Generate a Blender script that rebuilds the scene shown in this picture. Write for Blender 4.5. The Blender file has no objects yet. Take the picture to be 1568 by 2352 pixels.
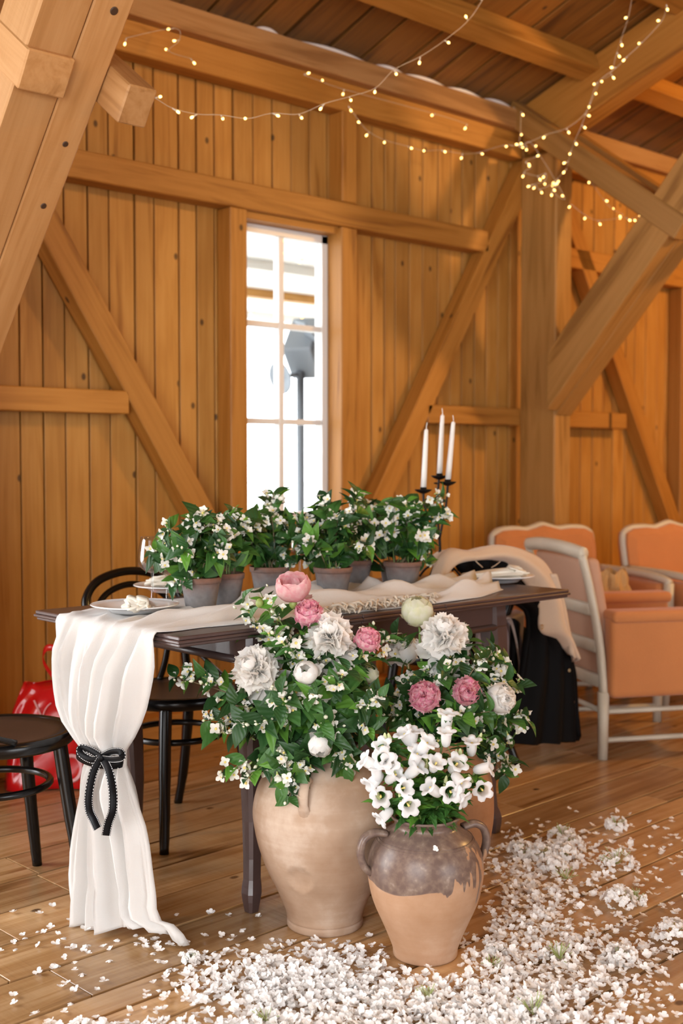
import bpy, bmesh, math, random
from mathutils import Vector as V, Matrix as M, Quaternion
random.seed(7)
rnd = random.uniform
SC = bpy.context.scene
COL = SC.collection
# ------------------------------------------------------------------ camera
F = 2750.0; CAMH = 1.2; YAW = math.atan((3750-784)/F); PIT = math.atan((1176-1055)/F)
CAM = V((0, -4.1303, CAMH))
_f0 = V((math.cos(YAW), math.sin(YAW), 0)); RIGHT = V((math.sin(YAW), -math.cos(YAW), 0))
FWD = _f0*math.cos(PIT) - V((0,0,1))*math.sin(PIT); UPV = V((0,0,1))*math.cos(PIT) + _f0*math.sin(PIT)
cd = bpy.data.cameras.new('camera'); cam = bpy.data.objects.new('camera', cd); COL.objects.link(cam)
cd.sensor_fit = 'VERTICAL'; cd.sensor_height = 36; cd.sensor_width = 24; cd.lens = F/2352*36
cd.clip_start = .05; cd.clip_end = 200
cam.matrix_world = M(((RIGHT.x,UPV.x,-FWD.x,CAM.x),(RIGHT.y,UPV.y,-FWD.y,CAM.y),(RIGHT.z,UPV.z,-FWD.z,CAM.z),(0,0,0,1)))
cd.dof.use_dof = True; cd.dof.focus_distance = 2.95; cd.dof.aperture_fstop = 3.0
SC.camera = cam
# ------------------------------------------------------------------ view, world, daylight
vs = SC.view_settings
vs.view_transform = 'Standard'; vs.look = 'None'; vs.exposure = -0.4; vs.gamma = 1.0; vs.use_curve_mapping = False
SC.cycles.use_denoising = True; SC.cycles.use_adaptive_sampling = True; SC.cycles.adaptive_threshold = .02
SC.cycles.max_bounces = 7; SC.cycles.diffuse_bounces = 4; SC.cycles.transparent_max_bounces = 8
SC.cycles.sample_clamp_indirect = 6; SC.cycles.caustics_reflective = False; SC.cycles.caustics_refractive = False
wd = bpy.data.worlds.new('overcast_sky'); SC.world = wd; wd.use_nodes = True
bg = wd.node_tree.nodes['Background']; bg.inputs[0].default_value = (.92,.96,1,1); bg.inputs[1].default_value = 8.0
def area(name, loc, to, sx, sy, power, col):
    l = bpy.data.lights.new(name, 'AREA'); l.shape = 'RECTANGLE'; l.size = sx; l.size_y = sy
    l.energy = power; l.color = col
    o = bpy.data.objects.new(name, l); COL.objects.link(o); o.location = loc
    o.rotation_euler = (V(to)-V(loc)).to_track_quat('-Z','Y').to_euler(); return o
# daylight coming in by the open barn doors: one in the window wall left of the view, one left of the photographer; the south light is added fill
area('door_daylight_left', (-.40,.20,1.35), (1.3,-3.0,.9), 2.2, 2.5, 135, (.97,.98,1))
area('door_daylight_west', (-1.45,-4.1,1.55), (2.2,-2.0,.7), 2.6, 2.7, 98, (1,.98,.96))
area('south_fill', (1.8,-8.2,1.45), (2.6,-1,1.2), 3.0, 2.6, 25, (1,.97,.95))  # added soft frontal fill, set inside the front doorway
# ------------------------------------------------------------------ projection helpers (places known planes)
def ray(px,py): return FWD + RIGHT*((px-784)/F) - UPV*((py-1176)/F)
def plane(px,py,ax,val):
    r = ray(px,py); t = (val-CAM[ax])/r[ax]; return CAM + r*t
def G(px,py,z=0.0): return plane(px,py,2,z)
def WY(px,py,y=0.0): return plane(px,py,1,y)
def WX(px,py,x): return plane(px,py,0,x)
def P(px,py,dep): return CAM + ray(px,py)*dep
def depth(p): return (V(p)-CAM).dot(FWD)
# ------------------------------------------------------------------ object helpers
WM = {}
def link(o, parent=None, mat=None):
    COL.objects.link(o)
    w = mat if mat is not None else M()
    o.matrix_basis = w
    WM[o.name] = w
    if parent is not None:
        o.parent = parent
        o.matrix_parent_inverse = WM[parent.name].inverted()
    return o
def tag(o, label=None, cat=None, group=None, kind=None):
    if label: o['label'] = label
    if cat: o['category'] = cat
    if group: o['group'] = group
    if kind: o['kind'] = kind
    return o
def thing(name, loc, label, cat, group=None):
    o = bpy.data.objects.new(name, None); o.empty_display_size = .05
    link(o, None, M.Translation(V(loc))); return tag(o, label, cat, group)
def mesh(name, vs_, fs, mats, smooth=False, mi=None):
    me = bpy.data.meshes.new(name); me.from_pydata([tuple(v) for v in vs_], [], fs)
    if not isinstance(mats,(list,tuple)): mats = [mats]
    for m in mats: me.materials.append(m)
    if mi: me.polygons.foreach_set('material_index', mi)
    if smooth: me.polygons.foreach_set('use_smooth', [True]*len(me.polygons))
    me.update(); return me
def obj(name, me, parent=None, mat=None):
    return link(bpy.data.objects.new(name, me), parent, mat)
def mk(name, vf, mats, parent=None, smooth=False, mat=None, mi=None):
    return obj(name, mesh(name, vf[0], vf[1], mats, smooth, mi), parent, mat)
def join(*parts):
    vs_, fs = [], []
    for v,f in parts:
        n = len(vs_); vs_ += list(v); fs += [tuple(i+n for i in q) for q in f]
    return vs_, fs
def xf(vf, m): return [m @ V(v) for v in vf[0]], vf[1]
def boxvf(x0,x1,y0,y1,z0,z1, bev=0):
    if bev <= 0:
        v = [(x,y,z) for x in (x0,x1) for y in (y0,y1) for z in (z0,z1)]
        return v, [(0,1,3,2),(4,6,7,5),(0,4,5,1),(2,3,7,6),(0,2,6,4),(1,5,7,3)]
    bm = bmesh.new(); bmesh.ops.create_cube(bm, size=1)
    for q in bm.verts:
        q.co = V((x0 if q.co.x<0 else x1, y0 if q.co.y<0 else y1, z0 if q.co.z<0 else z1))
    bmesh.ops.bevel(bm, geom=list(bm.edges), offset=bev, segments=1, affect='EDGES')
    bm.verts.index_update()
    r = [q.co.copy() for q in bm.verts], [tuple(v.index for v in f.verts) for f in bm.faces]
    bm.free(); return r
def basis(a, b, up=(0,0,1)):
    a, b = V(a), V(b); x = (b-a).normalized(); u = V(up)
    if abs(x.dot(u.normalized())) > .999: u = V((0,1,0))
    z = (u - x*x.dot(u)).normalized(); y = z.cross(x)
    return M(((x.x,y.x,z.x,a.x),(x.y,y.y,z.y,a.y),(x.z,y.z,z.z,a.z),(0,0,0,1)))
def beam(name, a, b, w, h, mat, parent=None, up=(0,0,1), bev=.004, slant=(0,0)):
    """box from a to b, local X = grain, w across local Y, h along local Z; slant shears the two ends along Z"""
    L = (V(b)-V(a)).length
    vf = boxvf(0, L, -w/2, w/2, -h/2, h/2, bev)
    if slant != (0,0):
        vf = ([V((v[0] + (slant[0]*v[2] if v[0] < L/2 else slant[1]*v[2]), v[1], v[2])) for v in vf[0]], vf[1])
    return mk(name, vf, mat, parent, mat=basis(a,b,up))
def tubevf(pts, r, n=8, closed=False, flat=1.0, ref=None):
    pts = [V(p) for p in pts]; m = len(pts)
    rs = r if isinstance(r,(list,tuple)) else [r]*m
    vs_, fs = [], []; nrm = None
    for i in range(m):
        if closed: t = pts[(i+1)%m]-pts[i-1]
        else: t = pts[min(i+1,m-1)]-pts[max(i-1,0)]
        t = t.normalized() if t.length > 1e-9 else V((0,0,1))
        if ref is not None: nrm = V(ref)
        elif nrm is None: nrm = V((0,0,1)) if abs(t.z) < .9 else V((1,0,0))
        nrm = (nrm - t*t.dot(nrm)); nrm = nrm.normalized() if nrm.length > 1e-6 else t.orthogonal().normalized()
        b = t.cross(nrm)
        for k in range(n):
            a = 2*math.pi*k/n
            vs_.append(pts[i] + nrm*(math.cos(a)*rs[i]) + b*(math.sin(a)*rs[i]*flat))
    for i in range(m if closed else m-1):
        j = (i+1) % m
        for k in range(n):
            l = (k+1) % n
            fs.append((i*n+k, i*n+l, j*n+l, j*n+k))
    if not closed:
        fs.append(tuple(reversed(range(n)))); fs.append(tuple((m-1)*n+k for k in range(n)))
    return vs_, fs
def lathevf(prof, n=32, cap0=True, cap1=True):
    vs_, fs = [], []
    for (r,z) in prof:
        for k in range(n):
            a = 2*math.pi*k/n; vs_.append(V((r*math.cos(a), r*math.sin(a), z)))
    for i in range(len(prof)-1):
        for k in range(n):
            l = (k+1)%n; fs.append((i*n+k, i*n+l, (i+1)*n+l, (i+1)*n+k))
    if cap0 and prof[0][0] > 1e-5: fs.append(tuple(reversed(range(n))))
    if cap1 and prof[-1][0] > 1e-5: fs.append(tuple((len(prof)-1)*n+k for k in range(n)))
    return vs_, fs
def gridvf(rows):
    nu = len(rows[0]); vs_ = [p for r in rows for p in r]; fs = []
    for i in range(len(rows)-1):
        for k in range(nu-1):
            fs.append((i*nu+k, i*nu+k+1, (i+1)*nu+k+1, (i+1)*nu+k))
    return vs_, fs
def spline(pts, n):
    """Catmull-Rom through pts, n samples"""
    pts = [V(p) for p in pts]; m = len(pts)-1; out = []
    for i in range(n):
        t = i/(n-1)*m; k = min(int(t), m-1); u = t-k
        p0 = pts[max(k-1,0)]; p1 = pts[k]; p2 = pts[k+1]; p3 = pts[min(k+2,m)]
        out.append(.5*((2*p1)+(p2-p0)*u+(2*p0-5*p1+4*p2-p3)*u*u+(3*p1-p0-3*p2+p3)*u**3))
    return out
def lerp(a,b,t): return a+(b-a)*t
def interp(x, xs, ys):
    if x <= xs[0]: return ys[0]
    for i in range(len(xs)-1):
        if x <= xs[i+1]: return lerp(ys[i], ys[i+1], (x-xs[i])/(xs[i+1]-xs[i]))
    return ys[-1]
def solid(o, t, off=0):
    m = o.modifiers.new('thickness','SOLIDIFY'); m.thickness = t; m.offset = off; return o
def sub(o, lv=1):
    m = o.modifiers.new('smooth','SUBSURF'); m.levels = lv; m.render_levels = lv; return o
# ------------------------------------------------------------------ materials
def nmat(name):
    m = bpy.data.materials.new(name); m.use_nodes = True
    nt = m.node_tree; p = nt.nodes['Principled BSDF']; return m, nt, p
def N(nt, t, **kw):
    n = nt.nodes.new(t)
    for k,v in kw.items():
        if k in n.inputs.keys(): n.inputs[k].default_value = v
        else: setattr(n, k, v)
    return n
def ramp(nt, stops):
    r = nt.nodes.new('ShaderNodeValToRGB'); e = r.color_ramp.elements
    e[0].position, e[0].color = stops[0][0], (*stops[0][1],1)
    e[1].position, e[1].color = stops[-1][0], (*stops[-1][1],1)
    for pos,c in stops[1:-1]:
        q = e.new(pos); q.color = (*c,1)
    return r
def plain(name, col, rough=.5, metal=0, spec=.5, bump=0, bscale=200, vary=0, vscale=6, trans=0, coat=0, sheen=0):
    m, nt, p = nmat(name)
    p.inputs['Base Color'].default_value = (*col,1); p.inputs['Roughness'].default_value = rough
    p.inputs['Metallic'].default_value = metal; p.inputs['Specular IOR Level'].default_value = spec
    if coat: p.inputs['Coat Weight'].default_value = coat
    if sheen: p.inputs['Sheen Weight'].default_value = sheen
    L = nt.links.new
    tc = N(nt,'ShaderNodeTexCoord')
    if vary:
        n = N(nt,'ShaderNodeTexNoise', Scale=vscale, Detail=5.0); L(tc.outputs['Object'], n.inputs['Vector'])
        r = ramp(nt, [(.3,tuple(c*(1-vary) for c in col)),(.7,tuple(min(1,c*(1+vary)) for c in col))])
        L(n.outputs['Fac'], r.inputs[0]); L(r.outputs[0], p.inputs['Base Color'])
    if bump:
        n = N(nt,'ShaderNodeTexNoise', Scale=bscale, Detail=3.0); L(tc.outputs['Object'], n.inputs['Vector'])
        b = N(nt,'ShaderNodeBump', Strength=bump, Distance=.002); L(n.outputs['Fac'], b.inputs['Height']); L(b.outputs[0], p.inputs['Normal'])
    if trans:
        t = N(nt,'ShaderNodeBsdfTranslucent'); t.inputs[0].default_value = (*col,1)
        if vary: L(r.outputs[0], t.inputs[0])
        mx = N(nt,'ShaderNodeMixShader'); mx.inputs[0].default_value = trans
        L(p.outputs[0], mx.inputs[1]); L(t.outputs[0], mx.inputs[2]); L(mx.outputs[0], nt.nodes['Material Output'].inputs[0])
    return m
def wood(name, dark, mid, light, rough=.6, knots=.5, vary=.25, fine=1.0, coat=0, saw=0, gscale=1.0, dirt=None):
    """timber: grain along local X, every piece shifted by its own random"""
    m, nt, p = nmat(name); L = nt.links.new
    tc = N(nt,'ShaderNodeTexCoord'); oi = N(nt,'ShaderNodeObjectInfo')
    sh = N(nt,'ShaderNodeVectorMath', operation='SCALE'); sh.inputs[0].default_value = (37,53,71); L(oi.outputs['Random'], sh.inputs['Scale'])
    ad = N(nt,'ShaderNodeVectorMath', operation='ADD'); L(tc.outputs['Object'], ad.inputs[0]); L(sh.outputs[0], ad.inputs[1])
    mp = N(nt,'ShaderNodeMapping'); mp.inputs['Scale'].default_value = (.55*gscale, 7*gscale, 7*gscale); L(ad.outputs[0], mp.inputs[0])
    # knots pull the grain aside
    mk_ = N(nt,'ShaderNodeMapping'); mk_.inputs['Scale'].default_value = (3.6,5.2,5.2); L(ad.outputs[0], mk_.inputs[0])
    vo = N(nt,'ShaderNodeTexVoronoi', Scale=1.0, Randomness=1.0, voronoi_dimensions='2D'); L(mk_.outputs[0], vo.inputs['Vector'])
    n1 = N(nt,'ShaderNodeTexNoise', Scale=1.6, Detail=4.0, Roughness=.55, Distortion=.9); L(mp.outputs[0], n1.inputs['Vector'])
    kd = N(nt,'ShaderNodeMath', operation='MULTIPLY_ADD'); L(vo.outputs['Distance'], kd.inputs[0]); kd.inputs[1].default_value = .35*knots; L(n1.outputs['Fac'], kd.inputs[2])
    wv = N(nt,'ShaderNodeMath', operation='MULTIPLY'); L(kd.outputs[0], wv.inputs[0]); wv.inputs[1].default_value = 16
    sn = N(nt,'ShaderNodeMath', operation='SINE'); L(wv.outputs[0], sn.inputs[0])
    mp2 = N(nt,'ShaderNodeMapping'); mp2.inputs['Scale'].default_value = (1.6,60*fine,60*fine); L(ad.outputs[0], mp2.inputs[0])
    n2 = N(nt,'ShaderNodeTexNoise', Scale=1.0, Detail=3.0); L(mp2.outputs[0], n2.inputs['Vector'])
    a1 = N(nt,'ShaderNodeMath', operation='MULTIPLY_ADD'); L(sn.outputs[0], a1.inputs[0]); a1.inputs[1].default_value = .17; L(n1.outputs['Fac'], a1.inputs[2])
    a2 = N(nt,'ShaderNodeMath', operation='MULTIPLY_ADD'); L(n2.outputs['Fac'], a2.inputs[0]); a2.inputs[1].default_value = .45; L(a1.outputs[0], a2.inputs[2])
    r = ramp(nt, [(.42,dark),(.72,mid),(1.0,light)]); L(a2.outputs[0], r.inputs[0])
    # knots: small dark ovals in some cells
    kt = N(nt,'ShaderNodeMapRange'); kt.inputs['From Min'].default_value = .035; kt.inputs['From Max'].default_value = .065
    L(vo.outputs['Distance'], kt.inputs['Value'])
    sel = N(nt,'ShaderNodeSeparateColor'); L(vo.outputs['Color'], sel.inputs[0])
    gt = N(nt,'ShaderNodeMath', operation='LESS_THAN'); L(sel.outputs[0], gt.inputs[0]); gt.inputs[1].default_value = knots
    iv = N(nt,'ShaderNodeMath', operation='SUBTRACT'); iv.inputs[0].default_value = 1; L(kt.outputs[0], iv.inputs[1])
    kk = N(nt,'ShaderNodeMath', operation='MULTIPLY'); L(iv.outputs[0], kk.inputs[0]); L(gt.outputs[0], kk.inputs[1])
    kk2 = N(nt,'ShaderNodeMath', operation='MULTIPLY'); L(kk.outputs[0], kk2.inputs[0]); kk2.inputs[1].default_value = .85
    mx = N(nt,'ShaderNodeMix', data_type='RGBA'); L(kk2.outputs[0], mx.inputs[0]); L(r.outputs[0], mx.inputs[6]); mx.inputs[7].default_value = (dark[0]*.12,dark[1]*.10,dark[2]*.10,1)
    col = mx.outputs[2]
    if dirt:
        nd = N(nt,'ShaderNodeTexNoise', Scale=2.3, Detail=6.0, Roughness=.65); L(tc.outputs['Object'], nd.inputs['Vector'])
        rd = ramp(nt, [(.42,(0,0,0)),(.66,(1,1,1))]); L(nd.outputs['Fac'], rd.inputs[0])
        md = N(nt,'ShaderNodeMix', data_type='RGBA', blend_type='MIX'); L(rd.outputs[0], md.inputs[0]); L(col, md.inputs[6]); md.inputs[7].default_value = (*dirt,1)
        mh = N(nt,'ShaderNodeMix', data_type='RGBA'); mh.inputs[0].default_value = .45; L(col, mh.inputs[6]); L(md.outputs[2], mh.inputs[7]); col = mh.outputs[2]
    hs = N(nt,'ShaderNodeHueSaturation'); L(col, hs.inputs['Color'])
    mr = N(nt,'ShaderNodeMapRange'); L(oi.outputs['Random'], mr.inputs['Value']); mr.inputs['To Min'].default_value = 1-vary; mr.inputs['To Max'].default_value = 1+vary
    L(mr.outputs[0], hs.inputs['Value']); L(hs.outputs[0], p.inputs['Base Color'])
    p.inputs['Roughness'].default_value = rough
    if coat: p.inputs['Coat Weight'].default_value = coat; p.inputs['Coat Roughness'].default_value = .25
    bh = a2.outputs[0]
    if saw:
        mw = N(nt,'ShaderNodeMapping'); mw.inputs['Scale'].default_value = (90,3,3); L(ad.outputs[0], mw.inputs[0])
        nw = N(nt,'ShaderNodeTexNoise', Scale=1.0, Detail=2.0); L(mw.outputs[0], nw.inputs['Vector'])
        aw = N(nt,'ShaderNodeMath', operation='MULTIPLY_ADD'); L(nw.outputs['Fac'], aw.inputs[0]); aw.inputs[1].default_value = saw; L(bh, aw.inputs[2]); bh = aw.outputs[0]
    b = N(nt,'ShaderNodeBump', Strength=.35, Distance=.003); L(bh, b.inputs['Height']); L(b.outputs[0], p.inputs['Normal'])
    return m
MW = {}
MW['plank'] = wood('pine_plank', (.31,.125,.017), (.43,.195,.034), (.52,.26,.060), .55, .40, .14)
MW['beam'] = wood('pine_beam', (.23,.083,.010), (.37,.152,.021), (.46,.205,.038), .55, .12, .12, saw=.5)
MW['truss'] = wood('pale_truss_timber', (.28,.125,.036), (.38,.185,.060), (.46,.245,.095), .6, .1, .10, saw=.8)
MW['truss_shaded'] = wood('shaded_truss_timber', (.22,.100,.018), (.32,.158,.036), (.40,.205,.056), .6, .1, .10, saw=.6)  # right truss: dimmer light put into the timber colour
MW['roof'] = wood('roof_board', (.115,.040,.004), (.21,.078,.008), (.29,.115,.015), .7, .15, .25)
MW['floor'] = wood('floor_board', (.17,.080,.026), (.36,.200,.082), (.52,.335,.175), .27, .12, .20, fine=.8, saw=.7, dirt=(.22,.105,.038))
MW['white'] = plain('white_window_paint', (.78,.78,.76), .4)
MW['dark_gap'] = plain('dark_gap', (.05,.025,.01), .9)
# ================================================================== STRUCTURE
FR = 0.10           # plank face lies at y = FR, timber frame faces at y = 0
W1 = (3.272, 3.832, .92, 2.25); BAY = 3.59; DOOR = (-1.5,.70,-.05,2.6)
W2 = (W1[0]+BAY, W1[1]+BAY, .92, 2.25)
ROOF0, SLOPE = 3.10, .35
def roofz(y): return ROOF0 - SLOPE*y
# ---- floor
th = math.radians(1.48); FU = V((math.cos(th), math.sin(th), 0)); FN = V((-math.sin(th), math.cos(th), 0))
floor = mk('floor', boxvf(-1.6,12,-8.3,.30,-.08,-.016), MW['dark_gap'])
tag(floor, kind='structure')
offs = [.27,.12,-.08,-.28,-.475,-.675,-.87,-1.07,-1.27,-1.466,-1.664,-1.857,-1.957,-2.06,-2.26,-2.45,-2.65,-2.85,-3.05,-3.25,-3.45,-3.65,-3.85,-4.05] + [-4.25-.2*i for i in range(21)]
for i in range(len(offs)-1):
    a, b = offs[i+1], offs[i]; s = -1.5 - rnd(0,1.0)
    while s < 11.7:
        L = rnd(1.7,3.6); e = min(s+L, 12.0)
        c = (a+b)/2
        w = b-a-rnd(.008,.013)
        beam('board', FU*(s+.002)+FN*c+V((0,0,-.011+rnd(-.0015,.0008))), FU*(e-.002)+FN*c+V((0,0,-.011+rnd(-.0015,.0008))), w, .022, MW['floor'], floor, bev=.001)
        s = e
# ---- back wall: sheathing, planks, timber frame
def holes(x0,x1,z0,z1,y0,y1,wins):
    parts = []; cur = x0
    for (a,b,c,d) in wins:
        parts += [boxvf(cur,a,y0,y1,z0,z1), boxvf(a,b,y0,y1,z0,c), boxvf(a,b,y0,y1,d,z1)]; cur = b
    parts.append(boxvf(cur,x1,y0,y1,z0,z1)); return join(*parts)
wall = mk('wall_back', holes(-1.6,12,-.05,3.02,FR+.03,FR+.05,[DOOR,W1,W2]), MW['dark_gap']); tag(wall, kind='structure')
xs = [WY(px,900,FR).x for px in (47,100,150)] + [WY(px,400,FR).x for px in (201,249.5,308,353,410,451,492)] + [W1[0]]
xr = [W1[1]+.1] + [WY(px,400,FR).x for px in (833+20,882,907,939,970,1005,1035,1061,1090,1118,1145,1170,1192)]
left = []; x = xs[0]
while x > 1.0: x -= rnd(.1,.135); left.append(x)
xs = left[::-1] + xs
right = []; x = xr[-1]
while x < W2[0]-.14: x += rnd(.1,.135); right.append(x)
xr = xr + right + [W2[0]]
xr2 = [W2[1]]
while xr2[-1] < 9: xr2.append(xr2[-1]+rnd(.1,.135))
def plank(x0,x1,z0,z1):
    y = FR+.011+rnd(-.003,.003)
    beam('plank', ((x0+x1)/2,y,z0), ((x0+x1)/2,y,z1), (x1-x0)-rnd(.005,.009), .022, MW['plank'], wall, up=(0,1,0), bev=.002)
for arr in (xs, [W1[1]]+xr, xr2):
    for a,b in zip(arr, arr[1:]):
        if b-a > .02: plank(a,b,0,3.02)
for (wa,wb,wc,wdd) in (W1,W2):
    k = 5; 
    for i in range(k):
        a = wa+(wb-wa)*i/k; b = wa+(wb-wa)*(i+1)/k
        plank(a,b,0,wc-.03); plank(a,b,wdd+.03,3.02)
def fbeam(name, x0,x1,z0,z1, y0=0.0, y1=FR-.004, vert=False, mat='beam'):
    if vert: return beam(name, ((x0+x1)/2,(y0+y1)/2,z0), ((x0+x1)/2,(y0+y1)/2,z1), x1-x0, y1-y0, MW[mat], wall, up=(0,1,0))
    return beam(name, (x0,(y0+y1)/2,(z0+z1)/2), (x1,(y0+y1)/2,(z0+z1)/2), y1-y0, z1-z0, MW[mat], wall)
SL = 1.57; ang = math.atan(SL)
def wbrace(xb, zb, zt, sgn):
    xt = xb + sgn*(zt-zb)/SL
    return beam('brace', (xb,FR/2-.004,zb), (xt,FR/2-.004,zt), FR-.008, .112, MW['beam'], wall, up=(0,0,1), slant=(0,0))
for k,dx in enumerate((0.0, BAY)):
    fbeam('post', 3.179+dx, 3.272+dx, .02, 2.285, vert=True)                 # window posts
    fbeam('post', 3.832+dx, 3.931+dx, .02, 2.285, vert=True)
    fbeam('post', 3.836+dx, 3.929+dx, 2.402, 2.82, vert=True)
    fbeam('rail', (2.0 if k == 0 else 5.32), 4.885+dx, 2.287, 2.40)          # upper rail
    fbeam('rail', (1.95 if k == 0 else 5.32), 2.665+dx*.977, 1.383, 1.475)   # lower rail, left stretch
    fbeam('rail', 4.425+dx, 5.16+dx*1.0, 1.383, 1.475)
    wbrace(3.165+dx, .76, 2.80, -1); wbrace(3.945+dx, .76, 2.80, 1)
    fbeam('sill', (1.2 if k == 0 else 5.17), 5.16+dx, .0, .13, y0=-.0)
    fbeam('rail', 3.274+dx, 3.830+dx, .79, .905, y0=.0)                      # rail below the window
fbeam('plate', .5, 5.16, 2.82, 2.952, y0=.0)
fbeam('plate', .5, 5.165, 2.952, 3.055, y0=-.05, mat='truss')
fbeam('plate', 5.17, 9.0, 2.82, 2.952, y0=.0)
fbeam('plate', 5.17, 9.0, 2.952, 3.055, y0=-.05, mat='truss')
# bumpy white strips lying between plate and roof boards
MSTRIP = plain('white_strip', (.85,.82,.80), .8, bump=.8, bscale=30)
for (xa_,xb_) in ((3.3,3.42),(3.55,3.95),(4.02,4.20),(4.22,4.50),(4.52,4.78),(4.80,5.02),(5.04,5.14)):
    n_ = 9; mk('plate_strip', tubevf([(lerp(xa_,xb_,i/(n_-1)), -.03, 3.056+.006*math.sin(math.pi*i/(n_-1))) for i in range(n_)], [.004+.011*math.sin(math.pi*(i+.5)/n_) for i in range(n_)], 8), MSTRIP, wall, smooth=True)
# ---- roof
sl = math.atan(SLOPE)
def roofpt(x,y,dz=0): return V((x, y, roofz(y)+dz))
ceil = mk('ceiling', join(
    ([V((-3,.55,roofz(.55)+.05)),V((12,.55,roofz(.55)+.05)),V((12,-4.13,roofz(-4.13)+.05)),V((-3,-4.13,roofz(-4.13)+.05)),
      V((-3,.55,roofz(.55)+.08)),V((12,.55,roofz(.55)+.08)),V((12,-4.13,roofz(-4.13)+.08)),V((-3,-4.13,roofz(-4.13)+.08))],[(0,1,2,3),(7,6,5,4),(0,4,5,1),(1,5,6,2),(3,2,6,7),(0,3,7,4)]),
    ([V((-3,-8.8,roofz(.55)+.05)),V((12,-8.8,roofz(.55)+.05)),V((12,-4.13,roofz(-4.13)+.05)),V((-3,-4.13,roofz(-4.13)+.05)),
      V((-3,-8.8,roofz(.55)+.08)),V((12,-8.8,roofz(.55)+.08)),V((12,-4.13,roofz(-4.13)+.08)),V((-3,-4.13,roofz(-4.13)+.08))],[(0,1,2,3),(7,6,5,4),(0,4,5,1),(1,5,6,2),(3,2,6,7),(0,3,7,4)])), MW['dark_gap'])
tag(ceil, kind='structure')
x = 1.35
while x < 8.6:
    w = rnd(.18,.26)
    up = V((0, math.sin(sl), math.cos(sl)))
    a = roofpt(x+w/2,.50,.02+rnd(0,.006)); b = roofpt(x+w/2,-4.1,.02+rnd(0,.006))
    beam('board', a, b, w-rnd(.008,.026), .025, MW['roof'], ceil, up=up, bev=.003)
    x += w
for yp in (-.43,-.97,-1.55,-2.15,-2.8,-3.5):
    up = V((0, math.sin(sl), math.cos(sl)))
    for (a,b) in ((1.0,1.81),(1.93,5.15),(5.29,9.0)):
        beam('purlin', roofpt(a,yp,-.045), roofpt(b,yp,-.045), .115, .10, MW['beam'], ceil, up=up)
# ---- trusses: post, rafter, doubled brace, two struts that clasp the brace
def truss(xa, xb, xc, xd, label, tm='truss', post=True):
    t = thing('timber_truss', (xb,-.1,0), label, 'truss', None)
    ZU0, SU = 1.16, 1.137; d = V((0,-1,SU)).normalized(); nrm = V((0,.751,.66))
    def br(x0,x1,y0,y1,m,dep=.2):
        a = V(((x0+x1)/2,y0,ZU0-SU*y0))+nrm*(dep/2); b = V(((x0+x1)/2,y1,ZU0-SU*y1))+nrm*(dep/2)
        return beam('brace', a, b, x1-x0, dep, MW[m], t, up=nrm, slant=(1.138,0), bev=.005)
    br(xa, xb-.002, -.335, -2.15, tm); br(xb, xc, -.315, -2.15, tm)
    up = V((0,.59,.81))
    def strut(x0,x1,ye):
        z = lambda y: 3.12+.73*y
        o = V((0,-.59*.0,0)); n = V((0,-.59,.81))   # top edge line lowered by half the depth
        nn = V((0,-.59,.807))
        a = V(((x0+x1)/2,-.02,z(-.02)))-nn*.06; b = V(((x0+x1)/2,ye,z(ye)))-nn*.06
        return beam('strut', a, b, x1-x0, .118, MW[tm], t, up=nn, bev=.005)
    strut(xa-.004, xb-.004, -1.07); strut(xc+.002, xd, -1.15)
    a = roofpt((xb+xc)/2,.0,-.145); b = roofpt((xb+xc)/2,-4.05,-.145)
    beam('rafter', a, b, xc-xb, .26, MW['beam'], t, up=V((0,math.sin(sl),math.cos(sl))), bev=.005)
    if post: beam('post', ((xb+xc)/2,-.118,.0), ((xb+xc)/2,-.118,2.82), xc-xb, .235, MW[tm], t, up=(0,1,0), bev=.006)
    return t
t_l = truss(1.66,1.81,1.93,2.03,'pale timber truss whose diagonal brace and clasping struts hang beside the string lights')
truss(5.05,5.15,5.29,5.39,'timber truss with the corner post behind the orange armchairs and string-light bundle', 'truss_shaded')
MPEG = plain('dark_knot_wood', (.045,.02,.008), .6)
for (px,py,r_) in ((262,25,.0125),(150,331,.0095),(100,473,.010)):
    r = ray(px,py); t_ = (1.16-1.137*CAM.y-CAM.z)/(r.z+1.137*r.y); p = CAM+r*t_; n_ = V((0,-.751,-.66))
    mk('peg', xf(lathevf([(.0,.003),(r_*.8,.003),(r_,.001),(r_,-.02)],16,False,False), M.Translation(p)@n_.to_track_quat('Z','Y').to_matrix().to_4x4()), MPEG, t_l)
# ---- windows
def pane_mat():
    m, nt, p = nmat('window_glass'); nt.nodes.remove(p); L = nt.links.new
    t = N(nt,'ShaderNodeBsdfTransparent'); g = N(nt,'ShaderNodeBsdfGlossy'); g.inputs['Roughness'].default_value = .02
    f = N(nt,'ShaderNodeFresnel', IOR=1.5); mx = N(nt,'ShaderNodeMixShader'); ge = N(nt,'ShaderNodeNewGeometry'); iv = N(nt,'ShaderNodeMath', operation='SUBTRACT'); iv.inputs[0].default_value = 1; L(ge.outputs['Backfacing'], iv.inputs[1])
    ml = N(nt,'ShaderNodeMath', operation='MULTIPLY'); L(f.outputs[0], ml.inputs[0]); L(iv.outputs[0], ml.inputs[1]); L(ml.outputs[0], mx.inputs[0]); L(t.outputs[0], mx.inputs[1]); L(g.outputs[0], mx.inputs[2])
    L(mx.outputs[0], nt.nodes['Material Output'].inputs[0]); return m
MW['pane'] = pane_mat()
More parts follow.
